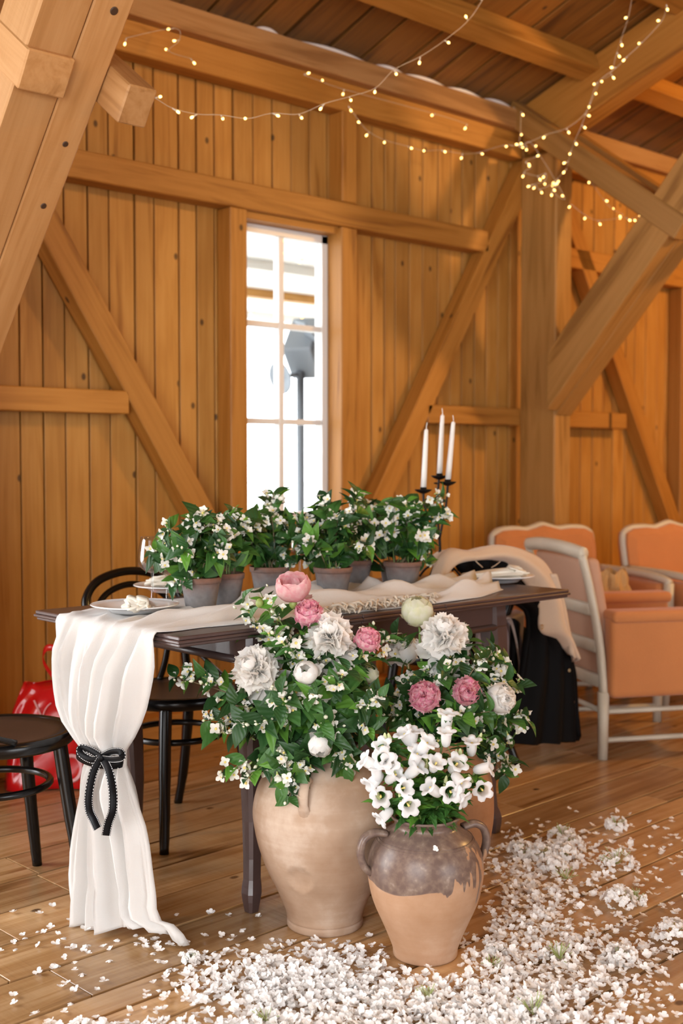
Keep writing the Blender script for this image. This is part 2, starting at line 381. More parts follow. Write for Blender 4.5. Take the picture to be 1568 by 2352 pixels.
def window(name, w):
    x0,x1,z0,z1 = w
    fr = .035
    o = mk(name, join(boxvf(x0,x0+.028,FR-.0,FR+.05,z0,z1), boxvf(x1-fr,x1,FR,FR+.05,z0,z1), boxvf(x0,x1,FR,FR+.05,z1-fr,z1+.002), boxvf(x0,x1,FR,FR+.05,z0,z0+fr)), MW['white'])
    tag(o, kind='structure')
    lin = mk('jamb', join(boxvf(x0-.02,x1+.03,.03,FR+.05,z1+.004,z1+.04), boxvf(x0,x1,.03,FR+.05,z0-.03,z0-.002)), MW['beam'], o)
    xm = (x0+x1)/2
    mk('mullion', boxvf(xm-.016,xm+.016,FR+.004,FR+.045,z0+fr,z1-fr,.003), MW['white'], o)
    zs = [z0+fr, z0+(z1-z0)/3+.01, z0+2*(z1-z0)/3+.005, z1-fr]
    for z in zs[1:3]:
        for (a,b) in ((x0+.028,xm-.016),(xm+.016,x1-fr)):
            mk('glazing_bar', boxvf(a,b,FR+.004,FR+.045,z-.013,z+.013,.003), MW['white'], o)
    for i in range(3):
        for (a,b) in ((x0+.028,xm-.016),(xm+.016,x1-fr)):
            mk('pane', boxvf(a-.004,b+.004,FR+.022,FR+.026,zs[i],zs[i+1]), MW['pane'], o)
    return o
window('window_1', W1); window('window_2', W2)
# ---- the other three walls of the barn, with the open doorways the daylight comes through
wl = mk('wall_left', join(boxvf(-1.6,-1.5,-8.3,-5.5,0,4.7), boxvf(-1.6,-1.5,-2.7,.15,0,3.0), boxvf(-1.6,-1.5,-5.5,-2.7,2.95,4.5)), MW['plank']); tag(wl, kind='structure')
wf = mk('wall_front', join(boxvf(-1.5,.2,-8.4,-8.3,0,3.1), boxvf(3.4,12,-8.4,-8.3,0,3.1), boxvf(.2,3.4,-8.4,-8.3,2.9,3.1)), MW['plank']); tag(wf, kind='structure')
wr = mk('wall_right', boxvf(12,12.1,-8.3,.15,0,5), MW['plank']); tag(wr, kind='structure')
# ---- outside the window: pale gravel ground, veranda ceiling on beams, lamp on a stand
MW['gravel'] = plain('pale_gravel', (.80,.80,.77), .9, vary=.2, vscale=3)
MW['pale'] = plain('pale_painted_board', (.82,.79,.74), .6)
gr = mk('ground', boxvf(-25,45,.32,60,-.12,-.10), MW['gravel']); tag(gr, kind='structure')
ver = mk('ceiling_outside', boxvf(2.5,14,.9,5.2,2.60,2.64), MW['pale']); tag(ver, kind='structure')
for i in range(14):
    mk('board', boxvf(2.5+i*.8,3.29+i*.8,.9,5.2,2.575,2.60), MW['pale'], ver)
for y in (1.3,2.4,3.5,4.7): beam('beam', (2.5,y,2.54), (14,y,2.54), .10, .07, MW['plank' if y == 3.5 else 'pale'], ver)
for x in (2.6,8.5): 
    beam('post', (x,5.1,-.1), (x,5.1,2.58), .12,.12, MW['beam'], ver)
# ================================================================== FURNITURE
MT = plain('brown_table_paint', (.070,.042,.038), .38, bump=.25, bscale=90, vary=.12, vscale=9, coat=.15)
MBLK = plain('black_lacquer', (.004,.0035,.0035), .24, spec=.4)
MSEAT = plain('dark_brown_seat', (.045,.024,.017), .42, vary=.15, vscale=8)
TZ = .77
# ---- table
TX0,TX1,TY0,TY1 = 1.667,3.24,-1.752,-1.04
tab = thing('dining_table', (2.45,-1.4,0), 'dark brown painted extension table with cabriole legs under the white runner', 'table')
def tslab(name,x0,x1,e0,e1):
    # moulded edge: three stepped profiles
    parts = []
    for (dz0,dz1,ins) in ((-.010,0,.004),(-.018,-.010,0),(-.027,-.018,.007)):
        parts.append(boxvf(x0+(ins if e0 else 0), x1-(ins if e1 else 0), TY0+ins, TY1-ins, TZ+dz0, TZ+dz1, .0022))
    return mk(name, join(*parts), MT, tab)
tslab('leaf', TX0, 2.289, True, False); tslab('top', 2.2905, 2.629, False, False); tslab('leaf', 2.6305, TX1, False, True)
AX0,AX1,AY0,AY1 = 1.945,2.97,-1.69,-1.06
def apron(x0,x1,y0,y1):
    mk('apron', boxvf(x0,x1,y0,y1,.668,TZ-.028,.002), MT, tab)
def bead(a,b): mk('moulding', tubevf([a,b], .011, 10), MT, tab, smooth=True)
apron(AX0,AX1,AY0,AY0+.022); apron(AX0,AX1,AY1-.022,AY1); apron(AX0,AX0+.022,AY0+.022,AY1-.022); apron(AX1-.022,AX1,AY0+.022,AY1-.022)
bead((AX0,AY0-.001,.668),(AX1,AY0-.001,.668)); bead((AX0,AY1,.668),(AX1,AY1,.668)); bead((AX0,AY0,.668),(AX0,AY1,.668)); bead((AX1,AY0,.668),(AX1,AY1,.668))
def cableg(cx,cy,ox,oy):
    o = V((ox,oy,0)).normalized()
    prof = [(.745,.0,.036),(.66,.004,.037),(.58,.010,.034),(.48,.006,.030),(.36,-.004,.026),(.24,-.010,.0225),(.14,-.008,.0205),(.085,-.002,.0200),(.066,.004,.0225),(.05,.008,.0232),(.03,.010,.0205),(.0,.010,.0155)]
    vs_, fs = [], []; n = 8
    for (z,off,r) in prof:
        c = V((cx,cy,z)) + o*off
        for k in range(n):   # chamfered square, sides along X and Y
            s = [(1,.62),(.62,1),(-.62,1),(-1,.62),(-1,-.62),(-.62,-1),(.62,-1),(1,-.62)][k]
            vs_.append(c + V((s[0]*r, s[1]*r, 0)))
    for i in range(len(prof)-1):
        for k in range(n): l=(k+1)%n; fs.append((i*n+k,(i+1)*n+k,(i+1)*n+l,i*n+l))
    fs.append(tuple(range(n))); fs.append(tuple(reversed([(len(prof)-1)*n+k for k in range(n)])))
    o = mk('leg', (vs_,fs), MT, tab); return o
for (x,y,ox,oy) in ((1.963,-1.662,-1,-1),(2.945,-1.662,1,-1),(1.963,-1.085,-1,1),(2.945,-1.085,1,1)):
    # the front right and rear legs kick out more
    cableg(x,y,ox,oy)
# ---- linen runner: over the table top and down its left end to the floor
MLIN = plain('white_linen', (.72,.70,.675), .85, bump=.35, bscale=420, trans=.18, sheen=.2)
XD = 1.650
Lpx = [(131,1440),(130,1480),(131,1540),(138,1600),(158,1650),(183,1690),(202,1715),(214,1733),(205,1760),(198,1800),(190,1850),(184,1900),(180,1950),(182,2000),(188,2040),(194,2062)]
Rpx = [(357,1480),(352,1520),(346,1570),(336,1625),(322,1670),(306,1703),(294,1722),(287,1740),(296,1768),(307,1805),(321,1850),(338,1900),(347,1950),(352,2000),(357,2040),(360,2066)]
Le = [(WX(a,b,XD).z, WX(a,b,XD).y) for a,b in Lpx]; Re = [(WX(a,b,XD).z, WX(a,b,XD).y) for a,b in Rpx]
def edge(E_, z):
    e = sorted(E_); return interp(z, [q[0] for q in e], [q[1] for q in e])
NU = 88
def fold(u, s):  # irregular pleats, s = phase slide
    a = math.sin(2*math.pi*(3.6*u+.13+s*.25)); b = math.sin(2*math.pi*(6.3*u+.4-s*.2)); c = math.sin(2*math.pi*(10.7*u+.7+s*.1))
    return .75*(1-2*abs(a)**1.4)*.6 + .42*b*abs(b) + .30*c*c*c
zc = WX(250,1735,XD).z
rows = []
yl0, yr0 = edge(Le,.70), edge(Re,.70)
NT = 46
STAND = [(G(310,1405,TZ),.135),(G(395,1358,TZ),.13)] + [(G(a,b,TZ)+V((FWD.x,FWD.y,0)).normalized()*.05,.085) for a,b in ((457,1404),(519,1391),(617,1372),(764,1374),(818,1352),(926,1357),(899,1345),(350,1387),(384,1391),(688,1340))]
def topz(x,y,u):
    k = 1.0
    for (c,r_) in STAND:
        d_ = math.hypot(x-c.x,y-c.y); k = min(k, .12+.88*min(1,max(0,(d_-r_)/.05)))
    return topz0(x,y,u)*k*min(1,.18+max(0,x-TX0)/.30)
def topz0(x,y,u):
    a = .5+.5*math.sin(2*math.pi*(3.3*u+.9*math.sin(x*2.1)+.2*x)); b = .5+.5*math.sin(2*math.pi*(6.1*u+.5*math.sin(x*3.3+1)+.35*x)); c = .5+.5*math.sin(9*x+14*u)
    return .003+.032*a**4+.022*b**4+.004*c
for i in range(NT):
    s = i/(NT-1); x = lerp(3.06, TX0+.012, s); r = []
    ya = lerp(-1.60, yl0+.0, max(0,(s-.72)/.28)) if False else None
    yb = interp(x, [1.67,1.80,2.0,2.3,2.6,2.85,3.06], [yl0,-1.13,-1.10,-1.13,-1.17,-1.24,-1.36])     # far edge
    yf = interp(x, [1.67,1.80,2.0,2.3,2.6,2.85,3.06], [yr0,-1.655,-1.69,-1.715,-1.715,-1.70,-1.62])  # near edge
    for k in range(NU):
        u = k/(NU-1); y = lerp(yb,yf,u) + .012*math.sin(7*x+5*u)*(1 if 0<k<NU-1 else .6)
        en = min(1, min(u,1-u)*14)
        dip = max(0,1-abs(x-TX0)/.05)
        r.append(V((x, y, TZ+.0015+topz(x,y,u)*en*(1-.35*dip)+.004*dip)))
    rows.append(r)
hang = [.775,.768,.757,.742,.72,.69,.66,.62,.58,.54,.50,.46,.42,.39,.365,.345,.33,.315,.30,.285,.265,.24,.21,.18,.15,.12,.09,.06,.035,.018,.008]
for z in hang:
    yl, yr = edge(Le, min(z,.70)), edge(Re, min(z,.70))
    pinch = math.exp(-((z-zc)/.05)**2)
    drop = min(1,(TZ-z)/.09)
    amp = (.014+.042*drop)*(1-.6*pinch)
    foot = max(0,(.12-z)/.12)
    r = []
    for k in range(NU):
        u = k/(NU-1); uu = lerp(u, .5-.5*math.cos(math.pi*u), .65*pinch)
        y = lerp(yl,yr,uu); bulge = math.sqrt(max(0,1-(2*u-1)**2))
        sag = .035*bulge*drop*(1-pinch)+.022*pinch*bulge
        x = TX0-.014*min(1,(TZ+.006-z)/.012 if z<TZ+.006 else 0)-.006 - sag - amp*(fold(u, (TZ-z)))*(1-.2*foot)*min(1,.15+min(u,1-u)*9) - .03*foot*bulge
        if pinch > .5: x += 0
        y += .006*math.sin(30*u+8*z)*drop
        # the far tail of the cloth kicks out along the floor to the right
        kick = max(0,(.075-z)/.075)**1.3*max(0,u-.6)/.4
        x += .06*kick; y -= .075*kick
        zz = z + .010*foot*math.sin(9*u+1) + .05*kick*math.sin(math.pi*min(1,kick*1.2))
        r.append(V((x,y,max(zz,.004))))
    rows.append(r)
run = mk('table_runner', gridvf(rows), MLIN, smooth=True); solid(run,.0022,0)
tag(run, 'long white linen runner hanging off the table end and gathered by a black ribbon', 'table runner')
# fringe along the near edge of the runner on the table
MFR = plain('cream_fringe', (.74,.66,.54), .9, trans=.15)
fr_parts = []
for i in range(150):
    x = rnd(2.10,2.62); y = -1.722+rnd(-.016,.012); z = TZ+.006
    a = rnd(-1.2,1.2); L = rnd(.025,.05)
    p0 = V((x,y+.02,z+rnd(.005,.024))); p1 = p0+V((math.sin(a)*L*.6,-L*.35,rnd(-.004,.006))); p2 = p1+V((rnd(-.018,.018),-.006,-.010))
    p2.z = max(p2.z,TZ+.004); p1.z = max(p1.z,TZ+.006)
    fr_parts.append(tubevf([p0,p1,p2],[.0034,.004,.0022],5))
fo = mk('fringe', join(*fr_parts), MFR, run, smooth=True); tag(fo, kind='stuff')
# ---- ribbon
MRIB = plain('black_satin_ribbon', (.004,.004,.005), .5, spec=.15); MST = plain('white_stitching', (.8,.8,.8), .7)
def ribvf(path, wdirs, w, th=.0012):
    rows_ = []
    for p,wd_ in zip(path,wdirs): rows_.append([p-wd_*(w/2), p+wd_*(w/2)])
    return gridvf(rows_)
def stitches(path, wdirs, w, nrm):
    parts = []; acc = 0
    for s in (-1,1):
        L = 0
        e = [p+wd_*(s*w*.43)+nrm*.0012 for p,wd_ in zip(path,wdirs)]
        for a,b in zip(e,e[1:]):
            n = max(1,int((b-a).length/.0052))
            for i in range(n):
                q0 = a.lerp(b,(i+.15)/n); q1 = a.lerp(b,(i+.7)/n)
                parts.append(tubevf([q0,q1],.0007,4))
    return join(*parts)
rib = thing('ribbon_bow', WX(240,1740,XD-.03), 'black ribbon bow with white stitched edges tied around the hanging cloth', 'ribbon')
TOC = (CAM-WX(240,1740,XD)).normalized(); TOC.z *= .2; TOC.normalize()
def ribstrip(name, pxs, w, nsamp=20, tilt=0, parent=None, dx=.0, twist=0):
    pts = spline([WX(a,b,XD-.052-c) for (a,b,c) in pxs], nsamp)
    wds = []
    for i,p in enumerate(pts):
        t = (pts[min(i+1,nsamp-1)]-pts[max(i-1,0)]).normalized()
        n = TOC.copy(); a = twist*max(0,(i/(nsamp-1)-.72)/.28)*math.pi*2
        wd_ = t.cross(n).normalized(); wd_ = (wd_*math.cos(a)+n*math.sin(a)*.6+n*.12)
        wds.append(wd_.normalized())
    o = mk(name, ribvf(pts,wds,w), MRIB, rib, smooth=True); solid(o,.0012,0)
    mk('stitching', stitches(pts,wds,w,TOC*1.0), MST, o)
    return o
# band round the gathered cloth
yl,yr = edge(Le,zc),edge(Re,zc); cy = (yl+yr)/2; rx = abs(yr-yl)/2+.004
band = []
for i in range(40):
    a = 2*math.pi*i/40; band.append(V((XD-.022+.042*math.cos(a), cy+rx*math.sin(a), zc+.004*math.sin(a+1))))
rows = [[p+V((0,0,-.011)) for p in band+[band[0]]],[p+V((0,0,.011)) for p in band+[band[0]]]]
bo = mk('band', gridvf(rows), MRIB, rib, smooth=True); solid(bo,.0014,1)
ribstrip('loop', [(232,1738,.010),(205,1722,.02),(185,1718,.028),(187,1732,.034),(210,1745,.026),(231,1741,.012)], .019)
ribstrip('loop', [(234,1738,.010),(255,1727,.022),(276,1727,.03),(279,1740,.036),(260,1744,.028),(236,1742,.012)], .019)
ribstrip('tail', [(231,1742,.012),(214,1775,.034),(204,1825,.05),(205,1860,.058),(216,1885,.062),(224,1903,.064)], .021, 34)
ribstrip('tail', [(236,1742,.012),(250,1770,.034),(259,1815,.05),(259,1860,.058),(249,1890,.062),(243,1919,.064)], .021, 34)
kn = lathevf([(.002,-.011),(.009,-.009),(.0115,0),(.009,.009),(.002,.011)],12)
mk('knot', xf(kn, M.Translation(WX(234,1740,XD-.066))@basis((0,0,0),TOC).to_3x3().to_4x4()), MRIB, rib, smooth=True)
# ---- plates and napkins
MPL = plain('white_porcelain', (.82,.83,.84), .12, coat=.3); MNAP = plain('ivory_napkin', (.80,.76,.66), .85, bump=.3, bscale=400, trans=.12)
plprof = [(.0,.003),(.055,.003),(.062,.0),(.070,.001),(.078,.008),(.10,.016),(.125,.021),(.128,.0225),(.126,.0245),(.10,.0195),(.078,.0125),(.06,.0085),(.0,.008)]
def plate(c, label, sc=1.0, tilt=0):
    t = thing('dinner_plate', c, label, 'plate', 'white dinner plates')
    v = lathevf([(r*sc,z*sc) for r,z in plprof],48,False,False)
    mk('dish', xf(v, M.Translation(c)@M.Rotation(tilt,4,'X')), MPL, t, smooth=True)
    rimv = tubevf([(math.cos(i/48*2*math.pi)*.1265*sc, math.sin(i/48*2*math.pi)*.1265*sc, .0235*sc) for i in range(48)],.0016,6,True)
    mk('rim', xf(rimv, M.Translation(c)@M.Rotation(tilt,4,'X')), MPL, t, smooth=True)
    return t
PZ = TZ+.010
pA = G(310,1405,PZ); pB = G(395,1358,PZ); pC = G(1143,1336,TZ+.004)
plate(pA,'white plate with a rolled napkin on the hanging end of the runner', .95)
plate(pB,'white plate behind the wine glasses on the far side of the table', .95)
plate(pC,'white plate on the bare brown table corner near the draped coat', 1.0)
def napkin(c, d, L, w, h, label, seed):
    """napkin folded into a loose roll: body with lengthwise folds and a ruffled, looped end"""
    random.seed(seed); d = V(d).normalized(); s = V((-d.y,d.x,0))
    ph = [rnd(0,6) for _ in range(6)]
    t = thing('napkin', c, label, 'napkin', 'folded ivory napkins')
    rows_ = []
    for i in range(30):
        v = i/29; ww = w*(.55+.45*math.sin(math.pi*min(1,v*.55+.28)))*(1.15 if v<.3 else 1); hh = h*(1.0 if v<.25 else lerp(1.0,.45,(v-.25)/.75)); endc = .05 if i in (0,29) else (.75 if i in (1,28) else 1); ww *= endc
        r = []
        for k in range(41):
            a = k/40*2*math.pi
            f = 1+.16*math.sin(5*a+ph[0]+3*v)+.10*math.sin(9*a+ph[1]-4*v)+.05*math.sin(15*a+ph[2])
            q = c + d*((v-.5)*L+.006*math.sin(4*a+ph[3])*(1 if i in (0,29) else .5)) + s*(math.cos(a)*ww*.5*f) + V((0,0,hh*.5+.004+math.sin(a)*hh*.5*f*endc))
            q.z = max(q.z, c.z+.002); r.append(q)
        rows_.append(r)
    mk('roll', gridvf(rows_), MNAP, t, smooth=True)
    # ruffle of loops on the open end
    for j in range(3):
        e = c - d*(L*.47-.012*j); pts = []
        for k in range(30):
            a = k/29*2*math.pi*2.4; pts.append(e + s*((k/29-.5)*w*1.0+.008*math.sin(a+ph[4])) - d*(.006*math.cos(a*1.3+j)) + V((0,0,.012+h*(.30+.22*j)+.5*h*.25*math.sin(a+j*2))))
        rr = [[p - d*.016 - V((0,0,.004)) for p in pts],[p + d*.02 + V((0,0,.003)) for p in pts]]
        o = mk('ruffle', gridvf(rr), MNAP, t, smooth=True); solid(o,.005,0)
    return t
napkin(pA+V((.0,-.005,.008)), (.55,.84,0)[:2]+(0,), .24, .06, .034, 'ivory napkin rolled on the plate at the hanging end of the runner', 11)
napkin(pB+V((.02,0,.008)), (.8,-.6,0), .17, .07, .032, 'ivory napkin on the plate behind the wine glasses', 12)
napkin(pC+V((-.01,.0,.010)), (-.75,.66,0), .19, .075, .036, 'ivory napkin on the plate at the bare table corner', 13)
random.seed(21)
# ---- wine glasses
def glass_mat():
    m, nt, p = nmat('clear_glass'); p.inputs['Base Color'].default_value = (1,1,1,1); p.inputs['Roughness'].default_value = .0
    p.inputs['Transmission Weight'].default_value = 1.0; p.inputs['IOR'].default_value = 1.45; return m
def wine_mat():
    m, nt, p = nmat('wine_glass_crystal'); nt.nodes.remove(p); L = nt.links.new
    t = N(nt,'ShaderNodeBsdfTransparent'); t.inputs[0].default_value = (.93,.95,.95,1); g = N(nt,'ShaderNodeBsdfGlossy'); g.inputs['Roughness'].default_value = .03
    f = N(nt,'ShaderNodeLayerWeight', Blend=.32); mx = N(nt,'ShaderNodeMixShader'); L(f.outputs['Facing'], mx.inputs[0]); L(t.outputs[0], mx.inputs[1]); L(g.outputs[0], mx.inputs[2])
    L(mx.outputs[0], nt.nodes['Material Output'].inputs[0]); return m
MGL = wine_mat()
def glass(c, label, h=.20, sc=1.0):
    o = [( .0,.003),(.030,.003),(.034,.0045),(.0335,.006),(.012,.009),(.0045,.014),(.0035,.04),(.0035,.085),(.006,.092),(.020,.097),(.034,.108),(.0415,.122),(.043,.135),(.0405,.160),(.0350,.188),(.0335,.20)]
    i = [(.0325,.20),(.0338,.188),(.0392,.160),(.0415,.135),(.040,.123),(.033,.110),(.020,.0995),(.0,.0965)]
    t = thing('wine_glass', c, label, 'wine glass', 'stemmed wine glasses')
    bowl = lathevf(o[8:]+i,40,False,False); stem = lathevf([(.0,.0005)]+o[1:9],24,False,False)
    k = h/.20*sc
    mk('bowl', xf(bowl, M.Translation(c)@M.Scale(k,4)), MGL, t, smooth=True)
    mk('stem', xf(stem, M.Translation(c)@M.Scale(k,4)), MGL, t, smooth=True)
glass(G(350,1387,TZ+.012),'clear stemmed wine glass in front of the bentwood chair back', .195)
glass(G(384,1391,TZ+.012),'clear stemmed wine glass touching the leaves of the end flowerpot', .195)
glass(G(688,1340,TZ+.01),'clear stemmed wine glass half hidden between two potted jasmines', .19)
# ---- bentwood chairs
def bentwood(loc, ang, label):
    T = M.Translation(V(loc))@M.Rotation(ang,4,'Z')
    c = thing('bentwood_chair', loc, label, 'chair')
    sz = .455
    def add(n, vf, m): return mk(n, xf(vf,T), m, c, smooth=True)
    prof = [(.165,sz-.018),(.20,sz-.03),(.209,sz-.022),(.212,sz-.006),(.207,sz+.006),(.196,sz+.009),(.186,sz+.004),(.183,sz-.004)]
    add('seat_ring', lathevf(prof+[prof[0]],48,False,False), MBLK)
    add('seat', lathevf([(.0,sz-.006),(.09,sz-.004),(.150,sz-.001),(.187,sz+.004),(.187,sz-.012),(.0,sz-.014)],48,False,False), MSEAT)
    for s in (-1,1):
        add('leg', tubevf(spline([(s*.135,.125,sz-.01),(s*.150,.140,.30),(s*.168,.162,.12),(s*.182,.178,.0)],14), [.020]*4+[.019]*3+[.0175]*3+[.016]*2+[.0145]*2, 12), MBLK)
        add('leg', tubevf(spline([(s*.150,-.135,sz+.01),(s*.158,-.160,.30),(s*.168,-.20,.12),(s*.178,-.245,.0)],14), [.0185]*6+[.017]*4+[.015]*4, 12), MBLK)
    add('back_hoop', tubevf(spline([(.150,-.140,sz-.02),(.165,-.185,.56),(.186,-.225,.68),(.180,-.252,.745),(.118,-.270,.800),(.0,-.277,.822),(-.118,-.270,.800),(-.180,-.252,.745),(-.186,-.225,.68),(-.165,-.185,.56),(-.150,-.140,sz-.02)],70), .0145, 12), MBLK)
    add('inner_hoop', tubevf(spline([(.055,-.178,sz+.0),(.095,-.195,.53),(.138,-.228,.66),(.136,-.244,.72),(.085,-.260,.760),(.0,-.267,.778),(-.085,-.260,.760),(-.136,-.244,.72),(-.138,-.228,.66),(-.095,-.195,.53),(-.055,-.178,sz)],60), .011, 10), MBLK)
    for s in (-1,1):
        add('hip_brace', tubevf(spline([(s*.172,-.205,.62),(s*.196,-.165,.55),(s*.212,-.10,.50),(s*.208,-.02,.468)],12), .0085, 8), MBLK)
    add('ring_stretcher', tubevf([(.150*math.cos(a/40*2*math.pi),.150*math.sin(a/40*2*math.pi)-.01,.315) for a in range(40)], .0105, 10, True), MBLK)
    return c
bentwood((1.515,-1.11,0), math.radians(-98), 'black bentwood chair with dark seat at the hanging end of the runner')
bentwood((2.225,-.95,0), math.radians(181), 'black bentwood chair tucked behind the table in front of the plank wall')
bentwood((3.44,-.99,0), math.radians(11.5), 'black bentwood chair hidden under the draped coats at the far table end')
# ---- candelabra and candles
MIRON = plain('black_wrought_iron', (.012,.010,.009), .5, metal=.6, bump=.4, bscale=60)
MWAX = plain('white_wax', (.82,.80,.76), .45, trans=.1)
cb = G(1008,1322,TZ+.012); cdp = depth(cb)
can = thing('candelabra', cb, 'black wrought iron candelabra with three arms at the far end of the table', 'candelabra')
J = P(1008,1290,cdp); K = P(1008,1240,cdp)
def arm(name, pts, r): return mk(name, tubevf(spline(pts,24), r, 8), MIRON, can, smooth=True)
arm('stem', [J, P(1010,1262,cdp), P(1009,1236,cdp)], .0052)
tops = [(972,1128,-.05),(1009,1096,.045),(1028,1110,-.01)]
arm('arm', [P(1009,1240,cdp), P(1003,1220,cdp-.02), P(990,1195,cdp-.04), P(975,1165,cdp-.05), P(972,1132,cdp-.05)], .0042)
arm('arm', [P(1009,1240,cdp), P(1006,1200,cdp+.03), P(1004,1150,cdp+.045), P(1008,1100,cdp+.045)], .0042)
arm('arm', [P(1009,1240,cdp), P(1016,1200,cdp), P(1024,1160,cdp-.01), P(1028,1114,cdp-.01)], .0042)
for (px,py) in ((963,1322),(988,1320),(1040,1312),(1056,1322)):
    e = G(px,py+2,TZ+.010) if px<1000 else P(px,py,cdp-.03)
    arm('foot', [J, J.lerp(e,.35)+V((0,0,.008)), J.lerp(e,.72)+V((0,0,.010)), e], .0042)
for q,(px,py) in enumerate(((985,1222),(1000,1110),(1018,1150))):
    b = P(px,py,cdp); lf = lathevf([(.0,-.008),(.008,-.003),(.010,.003),(.0,.009)],8)
    mk('iron_leaf', xf(lf, M.Translation(b)@M.Rotation(.6+q,4,'Y')@M.Scale(.35,4,(1,0,0))), MIRON, can)
pan = [(.003,-.010),(.010,-.008),(.022,-.003),(.031,.004),(.0315,.006),(.022,0),(.013,-.001),(.0115,.014),(.0105,.014),(.0105,.0),(.0,.0)]
for (px,py,dd),top,lab in zip(tops, ((979,985),(1016,952),(1041,968)), ('white taper candle with bent wick on the low candelabra arm by the jasmine','tallest white taper candle on the middle candelabra arm','white taper candle leaning slightly on the outer candelabra arm')):
    c = P(px,py,cdp+dd)
    mk('drip_pan', xf(lathevf(pan,24,False,False), M.Translation(c)), MIRON, can, smooth=True)
    a = c+V((0,0,.004)); b = P(top[0],top[1],cdp+dd-.01)
    ct = thing('candle', a, lab, 'candle', 'white taper candles')
    L = (b-a).length; q = basis(a,b)@M.Rotation(math.pi/2,4,'Y')
    mk('taper', xf(lathevf([(.0,0),(.0103,0),(.0100,L*.3),(.0085,L*.75),(.0072,L*.97),(.005,L*.993),(.0,L)],20,False,False), M.Translation(a)@(b-a).to_track_quat('Z','Y').to_matrix().to_4x4()), MWAX, ct, smooth=True)
    mk('wick', tubevf([b-V((0,0,.003)), b+V((0,0,.008)), b+V((.004 if px<1000 else -.003,0,.022))], .0013, 6), MWAX, ct)
# ---- clay jars
def clay_mat(name, base, pale, dark, glaze=None):
    m, nt, p = nmat(name); L = nt.links.new; tc = N(nt,'ShaderNodeTexCoord')
    n1 = N(nt,'ShaderNodeTexNoise', Scale=5.0, Detail=6.0, Roughness=.6); L(tc.outputs['Object'], n1.inputs['Vector'])
    mp = N(nt,'ShaderNodeMapping'); mp.inputs['Scale'].default_value = (1.5,1.5,26); L(tc.outputs['Object'], mp.inputs[0])
    n2 = N(nt,'ShaderNodeTexNoise', Scale=2.0, Detail=4.0); L(mp.outputs[0], n2.inputs['Vector'])
    ad = N(nt,'ShaderNodeMath', operation='MULTIPLY_ADD'); L(n2.outputs['Fac'], ad.inputs[0]); ad.inputs[1].default_value = .18; L(n1.outputs['Fac'], ad.inputs[2])
    r = ramp(nt, [(.40,dark),(.58,base),(.74,pale)]); L(ad.outputs[0], r.inputs[0])
    n3 = N(nt,'ShaderNodeTexNoise', Scale=60.0, Detail=3.0); L(tc.outputs['Object'], n3.inputs['Vector'])
    b = N(nt,'ShaderNodeBump', Strength=.25, Distance=.003); L(ad.outputs[0], b.inputs['Height']); L(b.outputs[0], p.inputs['Normal'])
    p.inputs['Roughness'].default_value = .8; p.inputs['Specular IOR Level'].default_value = .3
    L(r.outputs[0], p.inputs['Base Color'])
    if glaze:
        sp = N(nt,'ShaderNodeSeparateXYZ'); L(tc.outputs['Object'], sp.inputs[0])
        nz = N(nt,'ShaderNodeTexNoise', Scale=7.0, Detail=2.0, Distortion=.4); L(tc.outputs['Object'], nz.inputs['Vector'])
        mz = N(nt,'ShaderNodeMapping'); mz.inputs['Scale'].default_value = (55,55,7); L(tc.outputs['Object'], mz.inputs[0])
        ndr = N(nt,'ShaderNodeTexNoise', Scale=1.0, Detail=1.0); L(mz.outputs[0], ndr.inputs['Vector'])
        h0 = N(nt,'ShaderNodeMath', operation='MULTIPLY_ADD'); L(nz.outputs['Fac'], h0.inputs[0]); h0.inputs[1].default_value = .055; L(sp.outputs[2], h0.inputs[2])
        # drips only where x is large (the side away from the door)
        dx = N(nt,'ShaderNodeVectorMath', operation='DOT_PRODUCT'); L(tc.outputs['Object'], dx.inputs[0]); dx.inputs[1].default_value = glaze['dir']
        mrx = N(nt,'ShaderNodeMapRange'); L(dx.outputs['Value'], mrx.inputs['Value']); mrx.inputs['From Min'].default_value = .02; mrx.inputs['From Max'].default_value = .09
        dm = N(nt,'ShaderNodeMath', operation='SUBTRACT'); L(ndr.outputs['Fac'], dm.inputs[0]); dm.inputs[1].default_value = .56
        dd = N(nt,'ShaderNodeMath', operation='MULTIPLY'); L(dm.outputs[0], dd.inputs[0]); L(mrx.outputs[0], dd.inputs[1])
        h1 = N(nt,'ShaderNodeMath', operation='MULTIPLY_ADD'); L(dd.outputs[0], h1.inputs[0]); h1.inputs[1].default_value = .42; L(h0.outputs[0], h1.inputs[2])
        st = N(nt,'ShaderNodeMapRange'); L(h1.outputs[0], st.inputs['Value']); st.inputs['From Min'].default_value = glaze['z']-.0012; st.inputs['From Max'].default_value = glaze['z']+.0012
        sp2 = ramp(nt, [(.40,(.135,.088,.072)),(.62,(.19,.13,.10)),(.8,(.30,.23,.19))]); L(n3.outputs['Fac'], sp2.inputs[0])
        mx = N(nt,'ShaderNodeMix', data_type='RGBA'); L(st.outputs[0], mx.inputs[0]); L(r.outputs[0], mx.inputs[6]); L(sp2.outputs[0], mx.inputs[7]); L(mx.outputs[2], p.inputs['Base Color'])
        rr = N(nt,'ShaderNodeMapRange'); L(st.outputs[0], rr.inputs['Value']); rr.inputs['To Min'].default_value = .78; rr.inputs['To Max'].default_value = .30; L(rr.outputs[0], p.inputs['Roughness'])
    return m
MJ1 = clay_mat('pale_clay', (.40,.275,.19), (.53,.41,.32), (.32,.20,.125))
MJ2 = clay_mat('glazed_clay', (.42,.25,.15), (.52,.36,.25), (.35,.19,.10), {'z':.222,'dir':(.72,-.69,0)})
MJ3 = clay_mat('orange_clay', (.35,.17,.08), (.40,.23,.13), (.27,.12,.05))
